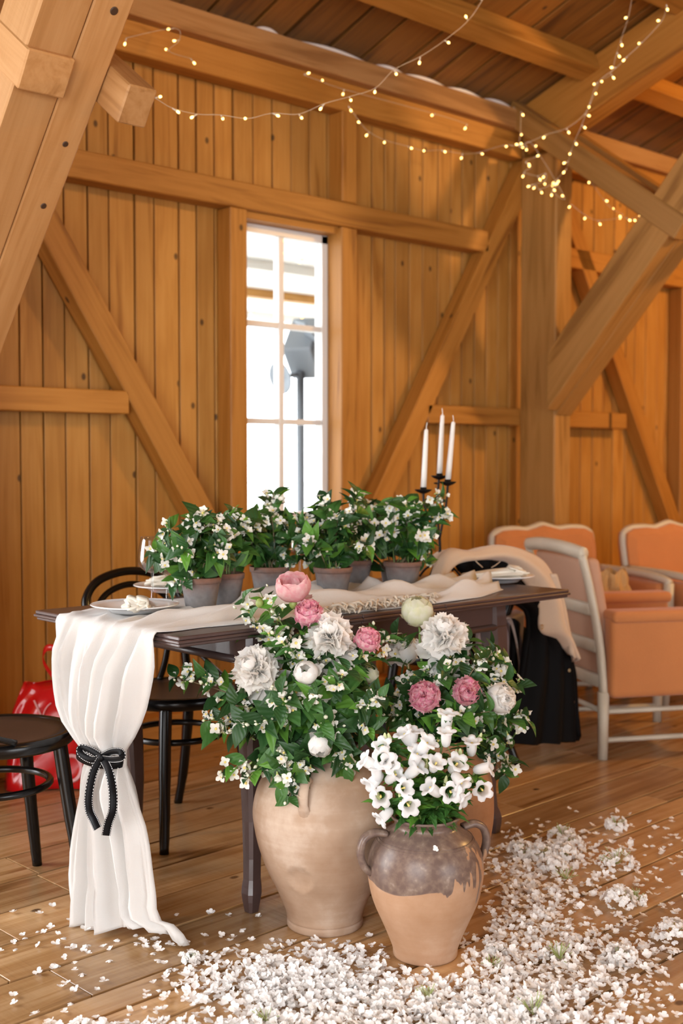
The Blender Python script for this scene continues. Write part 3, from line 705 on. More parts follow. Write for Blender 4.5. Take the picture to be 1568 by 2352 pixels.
def jar_c(px,py,r):
    p = G(px,py); d = V((p.x-CAM.x,p.y-CAM.y,0)).normalized(); return p+d*r
def smoothprof(pr, n):
    q = spline([(r,z,0) for r,z in pr], n); return [(max(p.x,0),p.y) for p in q]
J1 = jar_c(746,2155,.098); J2 = jar_c(976,2222,.078); J3 = jar_c(1003,2095,.09)
def handle(t, pts, r, m, c): return mk('handle', tubevf(spline([V(p) for p in pts],26), r, 12, flat=1.5), m, t, smooth=True, mat=M.Translation(c))
def toward(c, px, py): return None
# big jar
t1 = thing('clay_jar', J1, 'large pale unglazed clay jar with small loop handle holding peonies and jasmine', 'jar')
pr = [(.0955,.0),(.0985,.004),(.0985,.014),(.0965,.018),(.0965,.021),(.0985,.024),(.103,.045),(.126,.100),(.151,.152),(.172,.212),(.183,.265),(.1855,.305),(.175,.355),(.150,.400),(.120,.428),(.100,.440),(.094,.452),(.100,.468),(.106,.476),(.100,.480),(.090,.474),(.085,.452),(.09,.43)]
v1 = lathevf(smoothprof(pr,130),144,True,False)
# potter's round thumb dent and a scratch on the front
dent_dir = math.atan2(*( (CAM-J1).normalized() - RIGHT*.40).yx)
dv = V((math.cos(dent_dir),math.sin(dent_dir),0))
def dentf(v):
    a = math.atan2(v.y,v.x)-dent_dir; a = (a+math.pi)%(2*math.pi)-math.pi
    d = math.hypot(a*.15, v.z-.165); k = max(0,1-(d/.036)**4) if d<.036 else 0
    rim = math.exp(-((d-.036)/.005)**2)*.0022
    r = math.hypot(v.x,v.y); s = (r-.009*k+rim*1.6)/r if r>.05 and v.z>.02 and v.z < .42 else 1
    return V((v.x*s,v.y*s,v.z))
mk('body', ([dentf(v) for v in v1[0]],v1[1]), MJ1, t1, smooth=True, mat=M.Translation(J1))
for az in (dent_dir+.12, dent_dir+math.pi*1.02):
    d = V((math.cos(az),math.sin(az),0))
    handle(t1, [d*.140+V((0,0,.408)), d*.158+V((0,0,.414)), d*.178+V((0,0,.400)), d*.186+V((0,0,.376)), d*.183+V((0,0,.352)), d*.166+V((0,0,.332))], [.0085]*20+[.010]*3+[.014]*3, MJ1, J1)
# glazed jar in front
t2 = thing('clay_jar', J2, 'small clay jar with glossy brown glazed shoulder and side loop handles holding bellflowers', 'jar')
pr = [(.074,.0),(.078,.003),(.0785,.010),(.080,.022),(.0925,.055),(.1045,.083),(.127,.135),(.138,.182),(.1405,.215),(.134,.255),(.114,.289),(.088,.308),(.076,.318),(.077,.330),(.084,.338),(.082,.343),(.072,.338),(.068,.32),(.07,.30)]
mk('body', lathevf(smoothprof(pr,70),64,True,False), MJ2, t2, smooth=True, mat=M.Translation(J2))
for (sx,k) in ((-1,1),(1,1)):
    d = (RIGHT*sx + (-FWD*.25 if sx<0 else FWD*.35)); d.z = 0; d.normalize()
    handle(t2, [d*.098+V((0,0,.302)), d*.128+V((0,0,.308)), d*.154+V((0,0,.294)), d*.163+V((0,0,.262)), d*.153+V((0,0,.228)), d*.136+V((0,0,.212))], [.0095]*26, MJ2, J2)
for zz,ro in ((.290,.1145),(.284,.118)):
    mk('groove_line', tubevf([(ro*math.cos(a/48*2*math.pi),ro*math.sin(a/48*2*math.pi),zz) for a in range(48)],.0009,5,True), MJ2, t2, smooth=True, mat=M.Translation(J2))
# orange jar behind
t3 = thing('clay_jar', J3, 'orange clay jar standing behind the glazed jar beside the rear table leg', 'jar')
pr = [(.082,.0),(.088,.004),(.090,.02),(.108,.07),(.135,.14),(.150,.21),(.153,.27),(.148,.33),(.128,.38),(.098,.41),(.088,.425),(.095,.445),(.09,.45),(.08,.43)]
mk('body', lathevf(smoothprof(pr,60),56,True,False), MJ3, t3, smooth=True, mat=M.Translation(J3))
for s in (-1,1):
    d = V((s*.6,.8*s,0))
    handle(t3, [d*.10+V((0,0,.405)), d*.145+V((0,0,.412)), d*.172+V((0,0,.38)), d*.168+V((0,0,.335)), d*.146+V((0,0,.315))], .010, MJ3, J3)
# ================================================================== COATS, BAGS, ARMCHAIRS
MCREAM = plain('cream_wool', (.58,.45,.33), .9, bump=.5, bscale=160, sheen=.3); MCOAT = plain('black_waxed_cotton', (.003,.003,.0035), .7, spec=.12, bump=.3, bscale=120)
MBRASS = plain('brass_snap', (.55,.42,.25), .35, metal=.9)
YC = -1.31
def sheet(name, outer, inner, yb, nv, nr, bulge, mat, parent, th, foldn=3, famp=.006, flip=False):
    A = spline([WY(a,b,yb) for a,b in outer], nv); B = spline([WY(a,b,yb) for a,b in inner], nv); rows_ = []
    for i in range(nv):
        r = []
        for k in range(nr):
            u = k/(nr-1); p = A[i].lerp(B[i],u); v = i/(nv-1)
            p = p + V((0,-bulge*math.sin(math.pi*u)**.8 - famp*math.sin(foldn*2*math.pi*u+4*v), 0)); r.append(p)
        rows_.append(r)
    o = mk(name, gridvf(rows_), mat, parent, smooth=True); solid(o, th, 0); return o
ck = thing('black_jacket', WY(1250,1690,YC), 'black waxed jacket with dark snaps hanging low from the chair at the table end', 'jacket')
Lb = [(1050,1283),(1045,1302),(1090,1335),(1150,1370),(1196,1400),(1203,1450),(1198,1490),(1193,1540),(1186,1590),(1178,1640),(1172,1690),(1172,1708)]
Rb = [(1165,1286),(1188,1310),(1205,1340),(1228,1372),(1240,1402),(1262,1450),(1299,1482),(1311,1530),(1317,1580),(1322,1630),(1326,1688),(1327,1696)]
sheet('jacket_body', Lb, Rb, YC+.05, 40, 30, .05, MCOAT, ck, .02, 3.5, .014)
sheet('front_placket', [(1294,1482),(1306,1540),(1313,1600),(1320,1690)], [(1302,1482),(1316,1540),(1323,1600),(1329,1690)], YC+.02, 16, 5, .01, MCOAT, ck, .012)
sheet('jacket_back', [(1176,1420),(1174,1500),(1172,1600),(1172,1705)], [(1296,1490),(1305,1560),(1312,1620),(1318,1685)], YC+.10, 16, 12, -.03, MCOAT, ck, .02)
def snap(par, px, py, y, r=.0085):
    mk('snap', xf(tubevf([(r*math.cos(i/16*2*math.pi),0,r*math.sin(i/16*2*math.pi)) for i in range(16)], .0025, 6, True), M.Translation(WY(px,py,y))), MBRASS, par, smooth=True)
snap(ck,1307,1540,YC-.005,.005); snap(ck,1316,1612,YC-.005,.005)
ct = thing('cream_coat', WY(1200,1400,YC-.03), 'cream wool coat draped over the chair back with brass snaps on its front', 'coat')
outer = [(990,1324),(1004,1284),(1030,1263),(1075,1268),(1130,1255),(1185,1262),(1235,1284),(1262,1316),(1285,1366),(1302,1430),(1312,1478),(1317,1520)]
inner = [(1010,1326),(1028,1304),(1052,1291),(1085,1284),(1130,1283),(1166,1293),(1188,1318),(1214,1350),(1236,1395),(1238,1447),(1270,1462),(1303,1500)]
sheet('coat_body', outer, inner, YC-.01, 54, 18, .035, MCREAM, ct, .014, 1.5, .005)
sheet('coat_shoulder', [(1000,1300),(1030,1268),(1075,1270),(1130,1258),(1185,1264),(1235,1286)], [(1012,1290),(1034,1272),(1078,1276),(1132,1266),(1180,1272),(1228,1296)], YC+.06, 30, 8, -.05, MCREAM, ct, .012)
sheet('coat_facing', [(1262,1318),(1280,1380),(1296,1450),(1306,1500)], [(1272,1318),(1291,1380),(1306,1450),(1317,1520)], YC-.035, 18, 5, .012, MCREAM, ct, .008)
snap(ct,1244,1440,YC-.05,.008); snap(ct,1292,1448,YC-.05,.008)
for (a,b) in (((1088,1284),(1108,1303)),((1148,1290),(1128,1304))):
    mk('hanging_loop', tubevf([WY(*a,YC-.03),WY((a[0]+b[0])/2,(a[1]+b[1])/2+1,YC-.04),WY(*b,YC-.03)],.0016,6), MCREAM, ct)
# handbag under the table end
MMAU = plain('mauve_leather', (.26,.20,.20), .6, vary=.1)
hb = thing('handbag', WY(1150,1540,-1.16), 'mauve shoulder bag with a long cord strap behind the table end', 'handbag')
a,b,c,d = WY(1096,1455,-1.20),WY(1207,1404,-1.20),WY(1196,1532,-1.20),WY(1100,1545,-1.20)
off = V((.05,.09,0)); vv = [a,b,c,d,a+off,b+off,c+off,d+off]
o = mk('bag_body', (vv,[(0,1,2,3),(7,6,5,4),(0,4,5,1),(1,5,6,2),(2,6,7,3),(3,7,4,0)]), MMAU, hb); bv = o.modifiers.new('soft','BEVEL'); bv.width = .012; bv.segments = 3
mk('strap', tubevf(spline([WY(px,py,-1.23) for px,py in ((1163,1420),(1172,1422),(1181,1450),(1190,1500),(1196,1560),(1198,1600),(1191,1616),(1184,1608),(1188,1570),(1192,1530),(1186,1480),(1176,1440),(1168,1424))],50),.0035,6), plain('grey_cord',(.35,.29,.26),.8), hb, smooth=True)
# red carrier bag
MRED = plain('glossy_red_plastic', (.62,.008,.010), .22, coat=.4, bump=.6, bscale=9)
bc = V((2.19,-.19,0))
rb = thing('shopping_bag', bc, 'shiny red shopping bag with loop handles on the floor by the plank wall', 'bag')
rv = V((.86,-.51,0)); dv2 = V((.51,.86,0)); rows = []
for i in range(13):
    v = i/12; z = .005+.45*v; hw = lerp(.165,.20,min(1,v*1.6))*(1-.10*max(0,v-.6)); hd = .085*(1-v)**.7+.018; r = []
    for k in range(49):
        a = k/48*2*math.pi; ca, sa = math.cos(a), math.sin(a)
        ex = abs(ca)**.45*(1 if ca>0 else -1); ey = abs(sa)**.6*(1 if sa>0 else -1)
        w = .012*math.sin(5*a+6*v)+.008*math.sin(9*a-9*v)
        zz = z + (.07*ex*max(0,v-.55)/.45 - .05*(1-ex*ex)*max(0,v-.55)/.45)
        r.append(bc + rv*(ex*hw + .10*v) + dv2*(ey*(hd+w)) + V((0,0,zz)))
    rows.append(r)
o = mk('bag_body', gridvf(rows), MRED, rb, smooth=True); solid(o,.003,0)
mk('bag_base', boxvf(-.15,.15,-.075,.075,.003,.008), MRED, rb, mat=M.Translation(bc)@M.Rotation(math.atan2(rv.y,rv.x),4,'Z'))
for s,q in ((-1,.0),(1,.045)):
    pts = spline([bc+rv*(-.055+.10)+dv2*(s*.02)+V((0,0,.36)), bc+rv*(-.02+q)+dv2*(s*.04)+V((0,0,.46)), bc+rv*(.0+q)+dv2*(s*.07)+V((0,0,.52)), bc+rv*(.10+q)+dv2*(s*.06)+V((0,0,.47)), bc+rv*(.19)+dv2*(s*.02)+V((0,0,.39))],26)
    rows = [[p-dv2*.0-V((0,0,.012)) for p in pts],[p+V((0,0,.012)) for p in pts]]
    o = mk('handle', gridvf(rows), MRED, rb, smooth=True); solid(o,.003,0)
# print on the bag: drawn loop and letters
MPINK = plain('pale_pink_print', (.80,.42,.45), .4)
def onbag(u, z): return bc + rv*u - dv2*(.118-.05*min(1,z/.4)) + V((0,0,z))
mk('print', tubevf([onbag(.03+.055*math.sin(a/40*2*math.pi), .26+.065*math.cos(a/40*2*math.pi)) for a in range(8,38)],.0022,5), MPINK, rb)
mk('print', tubevf(spline([onbag(-.055,.33),onbag(-.02,.25),onbag(.0,.20),onbag(.05,.185),onbag(.11,.195)],20),.0035,5), MPINK, rb)
mk('bag_letter', tubevf([onbag(.075+.035*math.sin(a/24*2*math.pi), .085+.045*math.cos(a/24*2*math.pi))-dv2*.012 for a in range(24)],.007,6,True,flat=.3), MPINK, rb, smooth=True)
mk('bag_letter', tubevf([onbag(.135,.05)-dv2*.012, onbag(.135,.13)-dv2*.012, onbag(.16,.132)-dv2*.012, onbag(.172,.115)-dv2*.012, onbag(.16,.097)-dv2*.012, onbag(.138,.092)-dv2*.012],.006,6,flat=.3), MPINK, rb)
# ---- armchairs
MFRM = plain('cream_painted_wood', (.52,.46,.36), .45, vary=.08); MUPH = plain('orange_upholstery', (.50,.185,.055), .85, bump=.5, bscale=260, vary=.06, sheen=.2)
MUPB = plain('pinkish_lining', (.46,.27,.18), .9, bump=.4, bscale=200)
def cushion(x0,x1,y0,y1,z0,z1,r=.03):
    bm = bmesh.new(); bmesh.ops.create_cube(bm,size=1)
    for q in bm.verts: q.co = V((x0 if q.co.x<0 else x1, y0 if q.co.y<0 else y1, z0 if q.co.z<0 else z1))
    bmesh.ops.bevel(bm, geom=list(bm.edges), offset=r, segments=4, profile=.6, affect='EDGES'); bm.verts.index_update()
    o = [q.co.copy() for q in bm.verts],[tuple(v.index for v in f.verts) for f in bm.faces]; bm.free(); return o
def open_armchair(loc, ang, label):
    T = M.Translation(V(loc))@M.Rotation(ang,4,'Z'); c = thing('armchair', loc, label, 'armchair', 'orange armchairs')
    def add(n,vf,m,sm=True): return mk(n, xf(vf,T), m, c, smooth=sm)
    for s in (-1,1):   # back posts flat, swept back; round legs below
        add('back_post', tubevf(spline([(s*.295,-.275,.26),(s*.29,-.29,.45),(s*.285,-.325,.65),(s*.278,-.365,.82)],16), .024, 8, flat=.7, ref=(1,0,0)), MFRM)
        add('leg', tubevf([(s*.295,-.275,.27),(s*.295,-.275,.0)], [.024,.019], 12), MFRM)
        add('leg', tubevf([(s*.285,.27,.27),(s*.285,.27,.0)], [.024,.019], 12), MFRM)
        for z in (.19,.075): add('stretcher', tubevf([(s*.29,-.275,z),(s*.286,.27,z)], .011, 8), MFRM)
        add('arm_panel', cushion(s*.30-.045,s*.30+.045,-.262,.31,.25,.585,.03), MUPH)
        add('arm_pad', cushion(s*.30-.058,s*.30+.058,-.262,.32,.55,.60,.024), MUPH)
    for z in (.19,): add('stretcher', tubevf([(-.29,-.275,z),(.29,-.275,z)], .011, 8), MFRM)
    add('top_rail', tubevf(spline([(-.29,-.362,.825),(-.15,-.372,.838),(0,-.376,.842),(.15,-.372,.838),(.29,-.362,.825)],20), .028, 10, flat=.75), MFRM)
    for z,y in ((.60,-.318),(.45,-.292),(.31,-.280)): add('back_rail', boxvf(-.275,.275,y-.014,y+.014,z-.024,z+.024,.005), MFRM)
    add('backrest', (lambda vf: ([V((v[0],v[1]-.20*(v[2]-.42)*(1 if v[2]>.42 else .6),v[2])) for v in vf[0]],vf[1]))(cushion(-.262,.262,-.272,-.20,.30,.805,.03)), MUPB)
    add('seat_cushion', cushion(-.255,.255,-.20,.30,.26,.44,.035), MUPH)
    return c
def padded_armchair(loc, ang, label):
    T = M.Translation(V(loc))@M.Rotation(ang,4,'Z'); c = thing('armchair', loc, label, 'armchair', 'orange armchairs')
    def add(n,vf,m,sm=True): return mk(n, xf(vf,T), m, c, smooth=sm)
    prof = [(-.30,.40),(-.305,.62),(-.31,.76),(-.300,.815),(-.25,.838),(-.17,.842),(-.10,.836),(-.05,.848),(0,.860),(.05,.848),(.10,.836),(.17,.842),(.25,.838),(.300,.815),(.31,.76),(.305,.62),(.30,.40)]
    lean = lambda z: -.245-.16*(z-.4)
    front = [V((x,lean(z)+.035,z)) for x,z in prof]; back = [V((x,lean(z)-.045,z)) for x,z in prof]; n = len(prof)
    mid = [V((x*.86,lean(z)+.06,.40+(z-.40)*.93)) for x,z in prof]
    vf = (back+front+mid, [tuple(range(n))]+[(i,i+1,n+i+1,n+i) for i in range(n-1)]+[(n+i,n+i+1,2*n+i+1,2*n+i) for i in range(n-1)]+[tuple(reversed(range(2*n,3*n)))]+[(0,n,2*n-1,n-1),(n,2*n,3*n-1,2*n-1)])
    add('backrest', vf, MUPH, False)
    add('back_frame', tubevf(spline([V((x,lean(z)+.0,z)) for x,z in prof],60), .020, 8), MFRM)
    for s in (-1,1):
        add('arm_panel', cushion(s*.315-.045,s*.315+.045,-.24,.27,.26,.60,.03), MUPH)
        add('arm_front', tubevf([(s*.315,.295,.60),(s*.315,.29,.30),(s*.31,.285,.0)], [.026,.024,.019], 10), MFRM)
        add('arm_rest', tubevf(spline([(s*.315,-.25,.635),(s*.318,.05,.632),(s*.315,.25,.618),(s*.315,.30,.60)],16), .020, 8), MFRM)
        add('leg', tubevf([(s*.29,-.26,.30),(s*.30,-.30,.0)], [.024,.019], 10), MFRM)
    add('seat_cushion', cushion(-.268,.268,-.20,.31,.27,.455,.035), MUPH)
    return c
open_armchair((4.38,-1.24,0), math.radians(-119.7), 'orange armchair with cream slatted frame turned side-on beside the draped coats')
padded_armchair((4.87,-.60,0), math.radians(163), 'orange padded armchair with cream edging in front of the corner post')
padded_armchair((5.52,-.94,0), math.radians(163), 'orange padded armchair with newspapers on its seat by the wall brace')
# papers and paper bag on the seats
MPAP = plain('newspaper', (.58,.46,.38), .8, vary=.12, vscale=40); MPB = plain('kraft_paper_bag', (.50,.30,.12), .8, bump=.8, bscale=14)
sc = V((5.52,-.94,.461)); 
for k,(dx,dy,rz) in enumerate(((-.02,-.10,.3),(.02,-.14,-.2))):
    rows = []
    for i in range(9):
        r = []
        for j in range(9):
            u,v = i/8-.5,j/8-.5; r.append(V((u*.36,v*.26,.004+.012*k+.010*math.sin(6*u+3*v+k)**2+.03*max(0,u-.3)*k)))
        rows.append(r)
    o = mk('newspaper', gridvf(rows), MPAP, smooth=True, mat=M.Translation(sc+V((dx,dy,0)))@M.Rotation(rz,4,'Z')); solid(o,.003,1)
    tag(o, ('folded newspaper lying flat on the padded armchair seat','open newspaper lying on top of another on the armchair seat')[k], 'newspaper')
rows = []; bp = V((4.92,-.76,.457))
for i in range(10):
    v = i/9; r = []
    for k in range(33):
        a = k/32*2*math.pi; ca,sa = math.cos(a),math.sin(a)
        q = (.13-.05*v)*(1+.12*math.sin(7*a+5*v)+.07*math.sin(13*a-8*v)); r.append(bp+V((ca*q,sa*q*.7,.20*v+.012*math.sin(5*a+3)*v)))
    rows.append(r)
o = mk('paper_bag', gridvf(rows), MPB, smooth=False); solid(o,.002,0); tag(o,'crumpled tan paper bag on the padded armchair by the corner post','paper bag')
# ---- lamp on a stand outside the window
MGREY = plain('grey_metal', (.22,.25,.28), .5)
lp = WY(690,1100,1.6); lp.z = -.10; ld = depth(lp)
ol = thing('stage_lamp', lp, 'grey square floodlight with round dish on a pole outside the window', 'lamp')
mk('pole', tubevf([lp, V((lp.x,lp.y,1.75))], .026, 10), MGREY, ol, smooth=True)
h = WY(705,800,1.6)
mk('housing', xf(boxvf(-.13,.13,-.10,.10,-.15,.15,.012), M.Translation(h)@M.Rotation(.5,4,'Z')@M.Rotation(.75,4,'Y')), MGREY, ol)
mk('visor', xf(boxvf(-.18,.18,-.12,.02,-.004,.004,.002), M.Translation(WY(715,785,1.5))@M.Rotation(.75,4,'Y')@M.Rotation(.3,4,'X')), MGREY, ol)
mk('dish', xf(lathevf([(.0,.03),(.06,.022),(.10,.0),(.104,.004),(.06,.03),(.0,.04)],24,False,False), M.Translation(WY(642,868,1.55))@M.Rotation(1.3,4,'Y')), MGREY, ol, smooth=True)
mk('bracket', tubevf([WY(642,868,1.56),WY(680,860,1.6),V((lp.x,lp.y,1.72))],.012,8), MGREY, ol)
for q in range(3):
    a = q*2.1; mk('tripod_leg', tubevf([V((lp.x,lp.y,.45)), V((lp.x+.4*math.cos(a),lp.y+.4*math.sin(a),-.10))],.012,8), MGREY, ol)
# ================================================================== PLANTS
random.seed(5)
def leafmat(name, c, tr=.25, rough=.45):
    m, nt, p = nmat(name); L = nt.links.new; oi = N(nt,'ShaderNodeObjectInfo'); tc = N(nt,'ShaderNodeTexCoord')
    hs = N(nt,'ShaderNodeHueSaturation'); hs.inputs['Color'].default_value = (*c,1)
    mr = N(nt,'ShaderNodeMapRange'); L(oi.outputs['Random'], mr.inputs['Value']); mr.inputs['To Min'].default_value = .7; mr.inputs['To Max'].default_value = 1.35
    L(mr.outputs[0], hs.inputs['Value']); L(hs.outputs[0], p.inputs['Base Color']); p.inputs['Roughness'].default_value = rough
    # side veins as relief
    wv = N(nt,'ShaderNodeTexWave', Scale=3.2, Distortion=1.0); wv.bands_direction = 'DIAGONAL'; L(tc.outputs['Object'], wv.inputs['Vector'])
    b = N(nt,'ShaderNodeBump', Strength=.15, Distance=.02); L(wv.outputs['Fac'], b.inputs['Height']); L(b.outputs[0], p.inputs['Normal'])
    t = N(nt,'ShaderNodeBsdfTranslucent'); L(hs.outputs[0], t.inputs[0]); mx = N(nt,'ShaderNodeMixShader'); mx.inputs[0].default_value = tr
    L(p.outputs[0], mx.inputs[1]); L(t.outputs[0], mx.inputs[2]); L(mx.outputs[0], nt.nodes['Material Output'].inputs[0]); return m
MLF = [leafmat('leaf_dark',(.022,.075,.018)), leafmat('leaf_mid',(.045,.135,.025)), leafmat('leaf_light',(.11,.28,.035),.35)]
MSTEM = plain('green_stem', (.13,.20,.05), .6); MTWIG = plain('twig', (.16,.12,.06), .7)
MPET = plain('white_petal', (.90,.89,.83), .6, trans=.3); MYEL = plain('yellow_stamen', (.75,.60,.18), .6); MCAL = plain('pale_green_calyx', (.33,.42,.14), .6)
MBUDW = plain('cream_bud', (.78,.77,.60), .5, trans=.15)
def leafmesh(mat, width=.46, bend=.25, fold=.10, droop=.15, serr=0):
    ny = 7; rows = []
    for i in range(ny+1):
        t = i/ny; w = width*math.sin(math.pi*min(1,t**.72))**.9*.5*(1-.25*t) if 0<t<1 else .002
        if serr and 0<t<1: w *= 1+serr*(1 if i%2 else -1)
        z = -droop*t*t + .05*math.sin(3*t); y = t*(1-.08*droop)
        rows.append([V((-w,y,z+fold*w*2)), V((-w*.5,y,z+fold*w*.8+.012)), V((0,y,z-.006)), V((w*.5,y,z+fold*w*.8+.012)), V((w,y,z+fold*w*2))])
    vf = gridvf(rows); return mesh('leaf', vf[0], vf[1], mat, True)
LEAF = [[leafmesh(m,.60,0,.15,.10),leafmesh(m,.50,0,.25,.30),leafmesh(m,.66,0,.05,.22)] for m in MLF]
SLEAF = [leafmesh(m,.34,0,.15,.22,.12) for m in (MLF[1],MLF[1],MLF[2])]
def petalgrid(L, w, cup, curl, n=4, tip=.75, rag=0):
    """rounded petal: narrow claw, broad blade, domed tip"""
    prof = [(0,.16),(.30,.72),(.62,1.0),(.88,.78),(1.0,.34)] if n > 2 else [(0,.2),(.45,.92),(.80,.92),(1.0,.38)]
    rows = []
    for (t,k_) in prof:
        ww = w*.5*k_; rows.append([V((ww*k, L*(t-.07*k*k*t), cup*(k*k)*ww + curl*t*t*L)) for k in (-1,0,1)] if n <= 2 else [V((ww*k, L*(t-.07*k*k*t), cup*(k*k)*ww + curl*t*t*L)) for k in (-1,-.5,0,.5,1)])
    return gridvf(rows)
def flowermesh(npet, L, w, openang, cup=.4, curl=-.1):
    parts, mi = [], []
    for i in range(npet):
        p = petalgrid(L,w,cup,curl,3)
        m = M.Rotation(2*math.pi*i/npet,4,'Z')@M.Rotation(openang+.12*(i%2),4,'X')
        parts.append(xf(p,m)); mi += [0]*len(p[1])
    c = lathevf([(.0,.0),(L*.16,L*.05),(L*.20,L*.16),(L*.12,L*.30),(.0,L*.34)],6,False,False); parts.append(c); mi += [1]*len(c[1])
    k = lathevf([(.0,-L*.5),(L*.10,-L*.42),(L*.16,-L*.1),(L*.12,0)],6,False,False); parts.append(k); mi += [2]*len(k[1])
    vf = join(*parts); return mesh('flower', vf[0], vf[1], [MPET,MYEL,MCAL], True, mi)
JFL = [flowermesh(4,.0150,.0112,.25), flowermesh(4,.0155,.0115,.55), flowermesh(4,.0145,.0110,.95,.5)]
def budmesh(s):
    b = lathevf([(.0,s*1.9),(s*.35,s*1.65),(s*.75,s*1.0),(s*.8,s*.5),(s*.5,.05*s)],8,False,False); c = lathevf([(s*.56,s*.35),(s*.5,.0),(s*.2,-s*.4),(.0,-s*.7)],8,False,False)
    vf = join(b,c); return mesh('bud', vf[0], vf[1], [MBUDW,MCAL], True, [0]*len(b[1])+[1]*len(c[1]))
JBD = [budmesh(.0046), budmesh(.0036), budmesh(.0056)]
def orient(p, fwd, nrm, s):
    """matrix with local Y = fwd, local Z ~ nrm"""
    y = V(fwd).normalized(); z = V(nrm); z = z - y*y.dot(z)
    z = z.normalized() if z.length > 1e-5 else y.orthogonal().normalized(); x = y.cross(z)
    return M(((x.x*s,y.x*s,z.x*s,p.x),(x.y*s,y.y*s,z.y*s,p.y),(x.z*s,y.z*s,z.z*s,p.z),(0,0,0,1)))
def face(p, zdir, s=1.0, spin=None):
    q = V(zdir).to_track_quat('Z','Y').to_matrix().to_4x4(); return M.Translation(p)@q@M.Rotation(rnd(0,6.28) if spin is None else spin,4,'Z')@M.Scale(s,4)
def rvec(s=1.0): return V((rnd(-1,1),rnd(-1,1),rnd(-1,1)))*s
def branch(par, pts, center, leafL=(.045,.07), nodes=6, t0=.3, flowers=9, light=.25, r=.0016, clump=.03, budfrac=.35, lt=1.0, facebias=.7):
    """stem mesh + opposite leaves + flower cluster at its end; par = thing or None (stem becomes the parent)"""
    sp = spline(pts, 14); st = mk('stem', tubevf(sp, [r*1.3]*7+[r]*5+[r*.7]*2, 5), MTWIG if rnd(0,1)<.5 else MSTEM, par, smooth=True)
    par2 = st if par is None or par.get('category') == 'potted plant' else par
    toc = (CAM-sp[-1]).normalized()
    for i in range(nodes):
        t = lerp(t0,lt,i/max(1,nodes-1)); k = min(12,int(t*13)); p = sp[k].lerp(sp[k+1], t*13-k if k<13 else 0); tan = (sp[k+1]-sp[k]).normalized()
        side = tan.cross(V((0,0,1)) if abs(tan.z)<.9 else V((1,0,0))).normalized(); ang = rnd(0,3.14)
        side = Quaternion(tan, ang) @ side
        for s in (-1,1):
            d = (tan*rnd(.35,.9) + side*s + rvec(.25) + V((0,0,-.1))).normalized()
            out = (p-center); out = out.normalized() if out.length>1e-4 else V((0,0,1))
            n = (out*.6 + toc*facebias + V((0,0,.55)) + rvec(.45))
            mi = 2 if rnd(0,1) < light else (0 if rnd(0,1)<.55 else 1)
            L = rnd(*leafL)*(1 if t<.85 else .75)
            obj('leaf', random.choice(LEAF[mi]), par2, orient(p, d, n, L))
    for i in range(flowers):
        t = rnd(.72,1.02); k = min(12,int(t*13)); p = sp[k].lerp(sp[k+1], min(1.3,t*13-k)); q = p + rvec(clump)
        out = (q-center).normalized(); zd = out*.5+toc*.6+rvec(.6)
        if rnd(0,1) < budfrac: obj('bud', random.choice(JBD), par2, face(q, out*.7+rvec(.6)+V((0,0,.2)), rnd(.85,1.25)))
        else: obj('flower', random.choice(JFL), par2, face(q, zd, rnd(.95,1.35)))
    return st
# ---------------------------------------------------------------- potted jasmine on the table
def potmat():
    m, nt, p = nmat('weathered_terracotta'); L = nt.links.new; tc = N(nt,'ShaderNodeTexCoord'); sp = N(nt,'ShaderNodeSeparateXYZ'); L(tc.outputs['Object'], sp.inputs[0])
    n = N(nt,'ShaderNodeTexNoise', Scale=22.0, Detail=5.0); L(tc.outputs['Object'], n.inputs['Vector'])
    a = N(nt,'ShaderNodeMath', operation='MULTIPLY_ADD'); L(n.outputs['Fac'], a.inputs[0]); a.inputs[1].default_value = .06; L(sp.outputs[2], a.inputs[2])
    mr = N(nt,'ShaderNodeMapRange'); L(a.outputs[0], mr.inputs['Value']); mr.inputs['From Min'].default_value = .065; mr.inputs['From Max'].default_value = .125
    r = ramp(nt, [(0,(.20,.19,.19)),(.45,(.19,.15,.14)),(1,(.22,.105,.07))]); L(mr.outputs[0], r.inputs[0])
    n2 = N(nt,'ShaderNodeTexNoise', Scale=60.0, Detail=3.0); L(tc.outputs['Object'], n2.inputs['Vector'])
    mx = N(nt,'ShaderNodeMix', data_type='RGBA', blend_type='MULTIPLY'); mx.inputs[0].default_value = .5; L(r.outputs[0], mx.inputs[6]); rr = ramp(nt,[(.3,(.5,.5,.5)),(.7,(1,1,1))]); L(n2.outputs['Fac'], rr.inputs[0]); L(rr.outputs[0], mx.inputs[7])
    L(mx.outputs[2], p.inputs['Base Color']); p.inputs['Roughness'].default_value = .9; return m
MPOT = potmat(); MSOIL = plain('soil', (.02,.012,.008), .95)
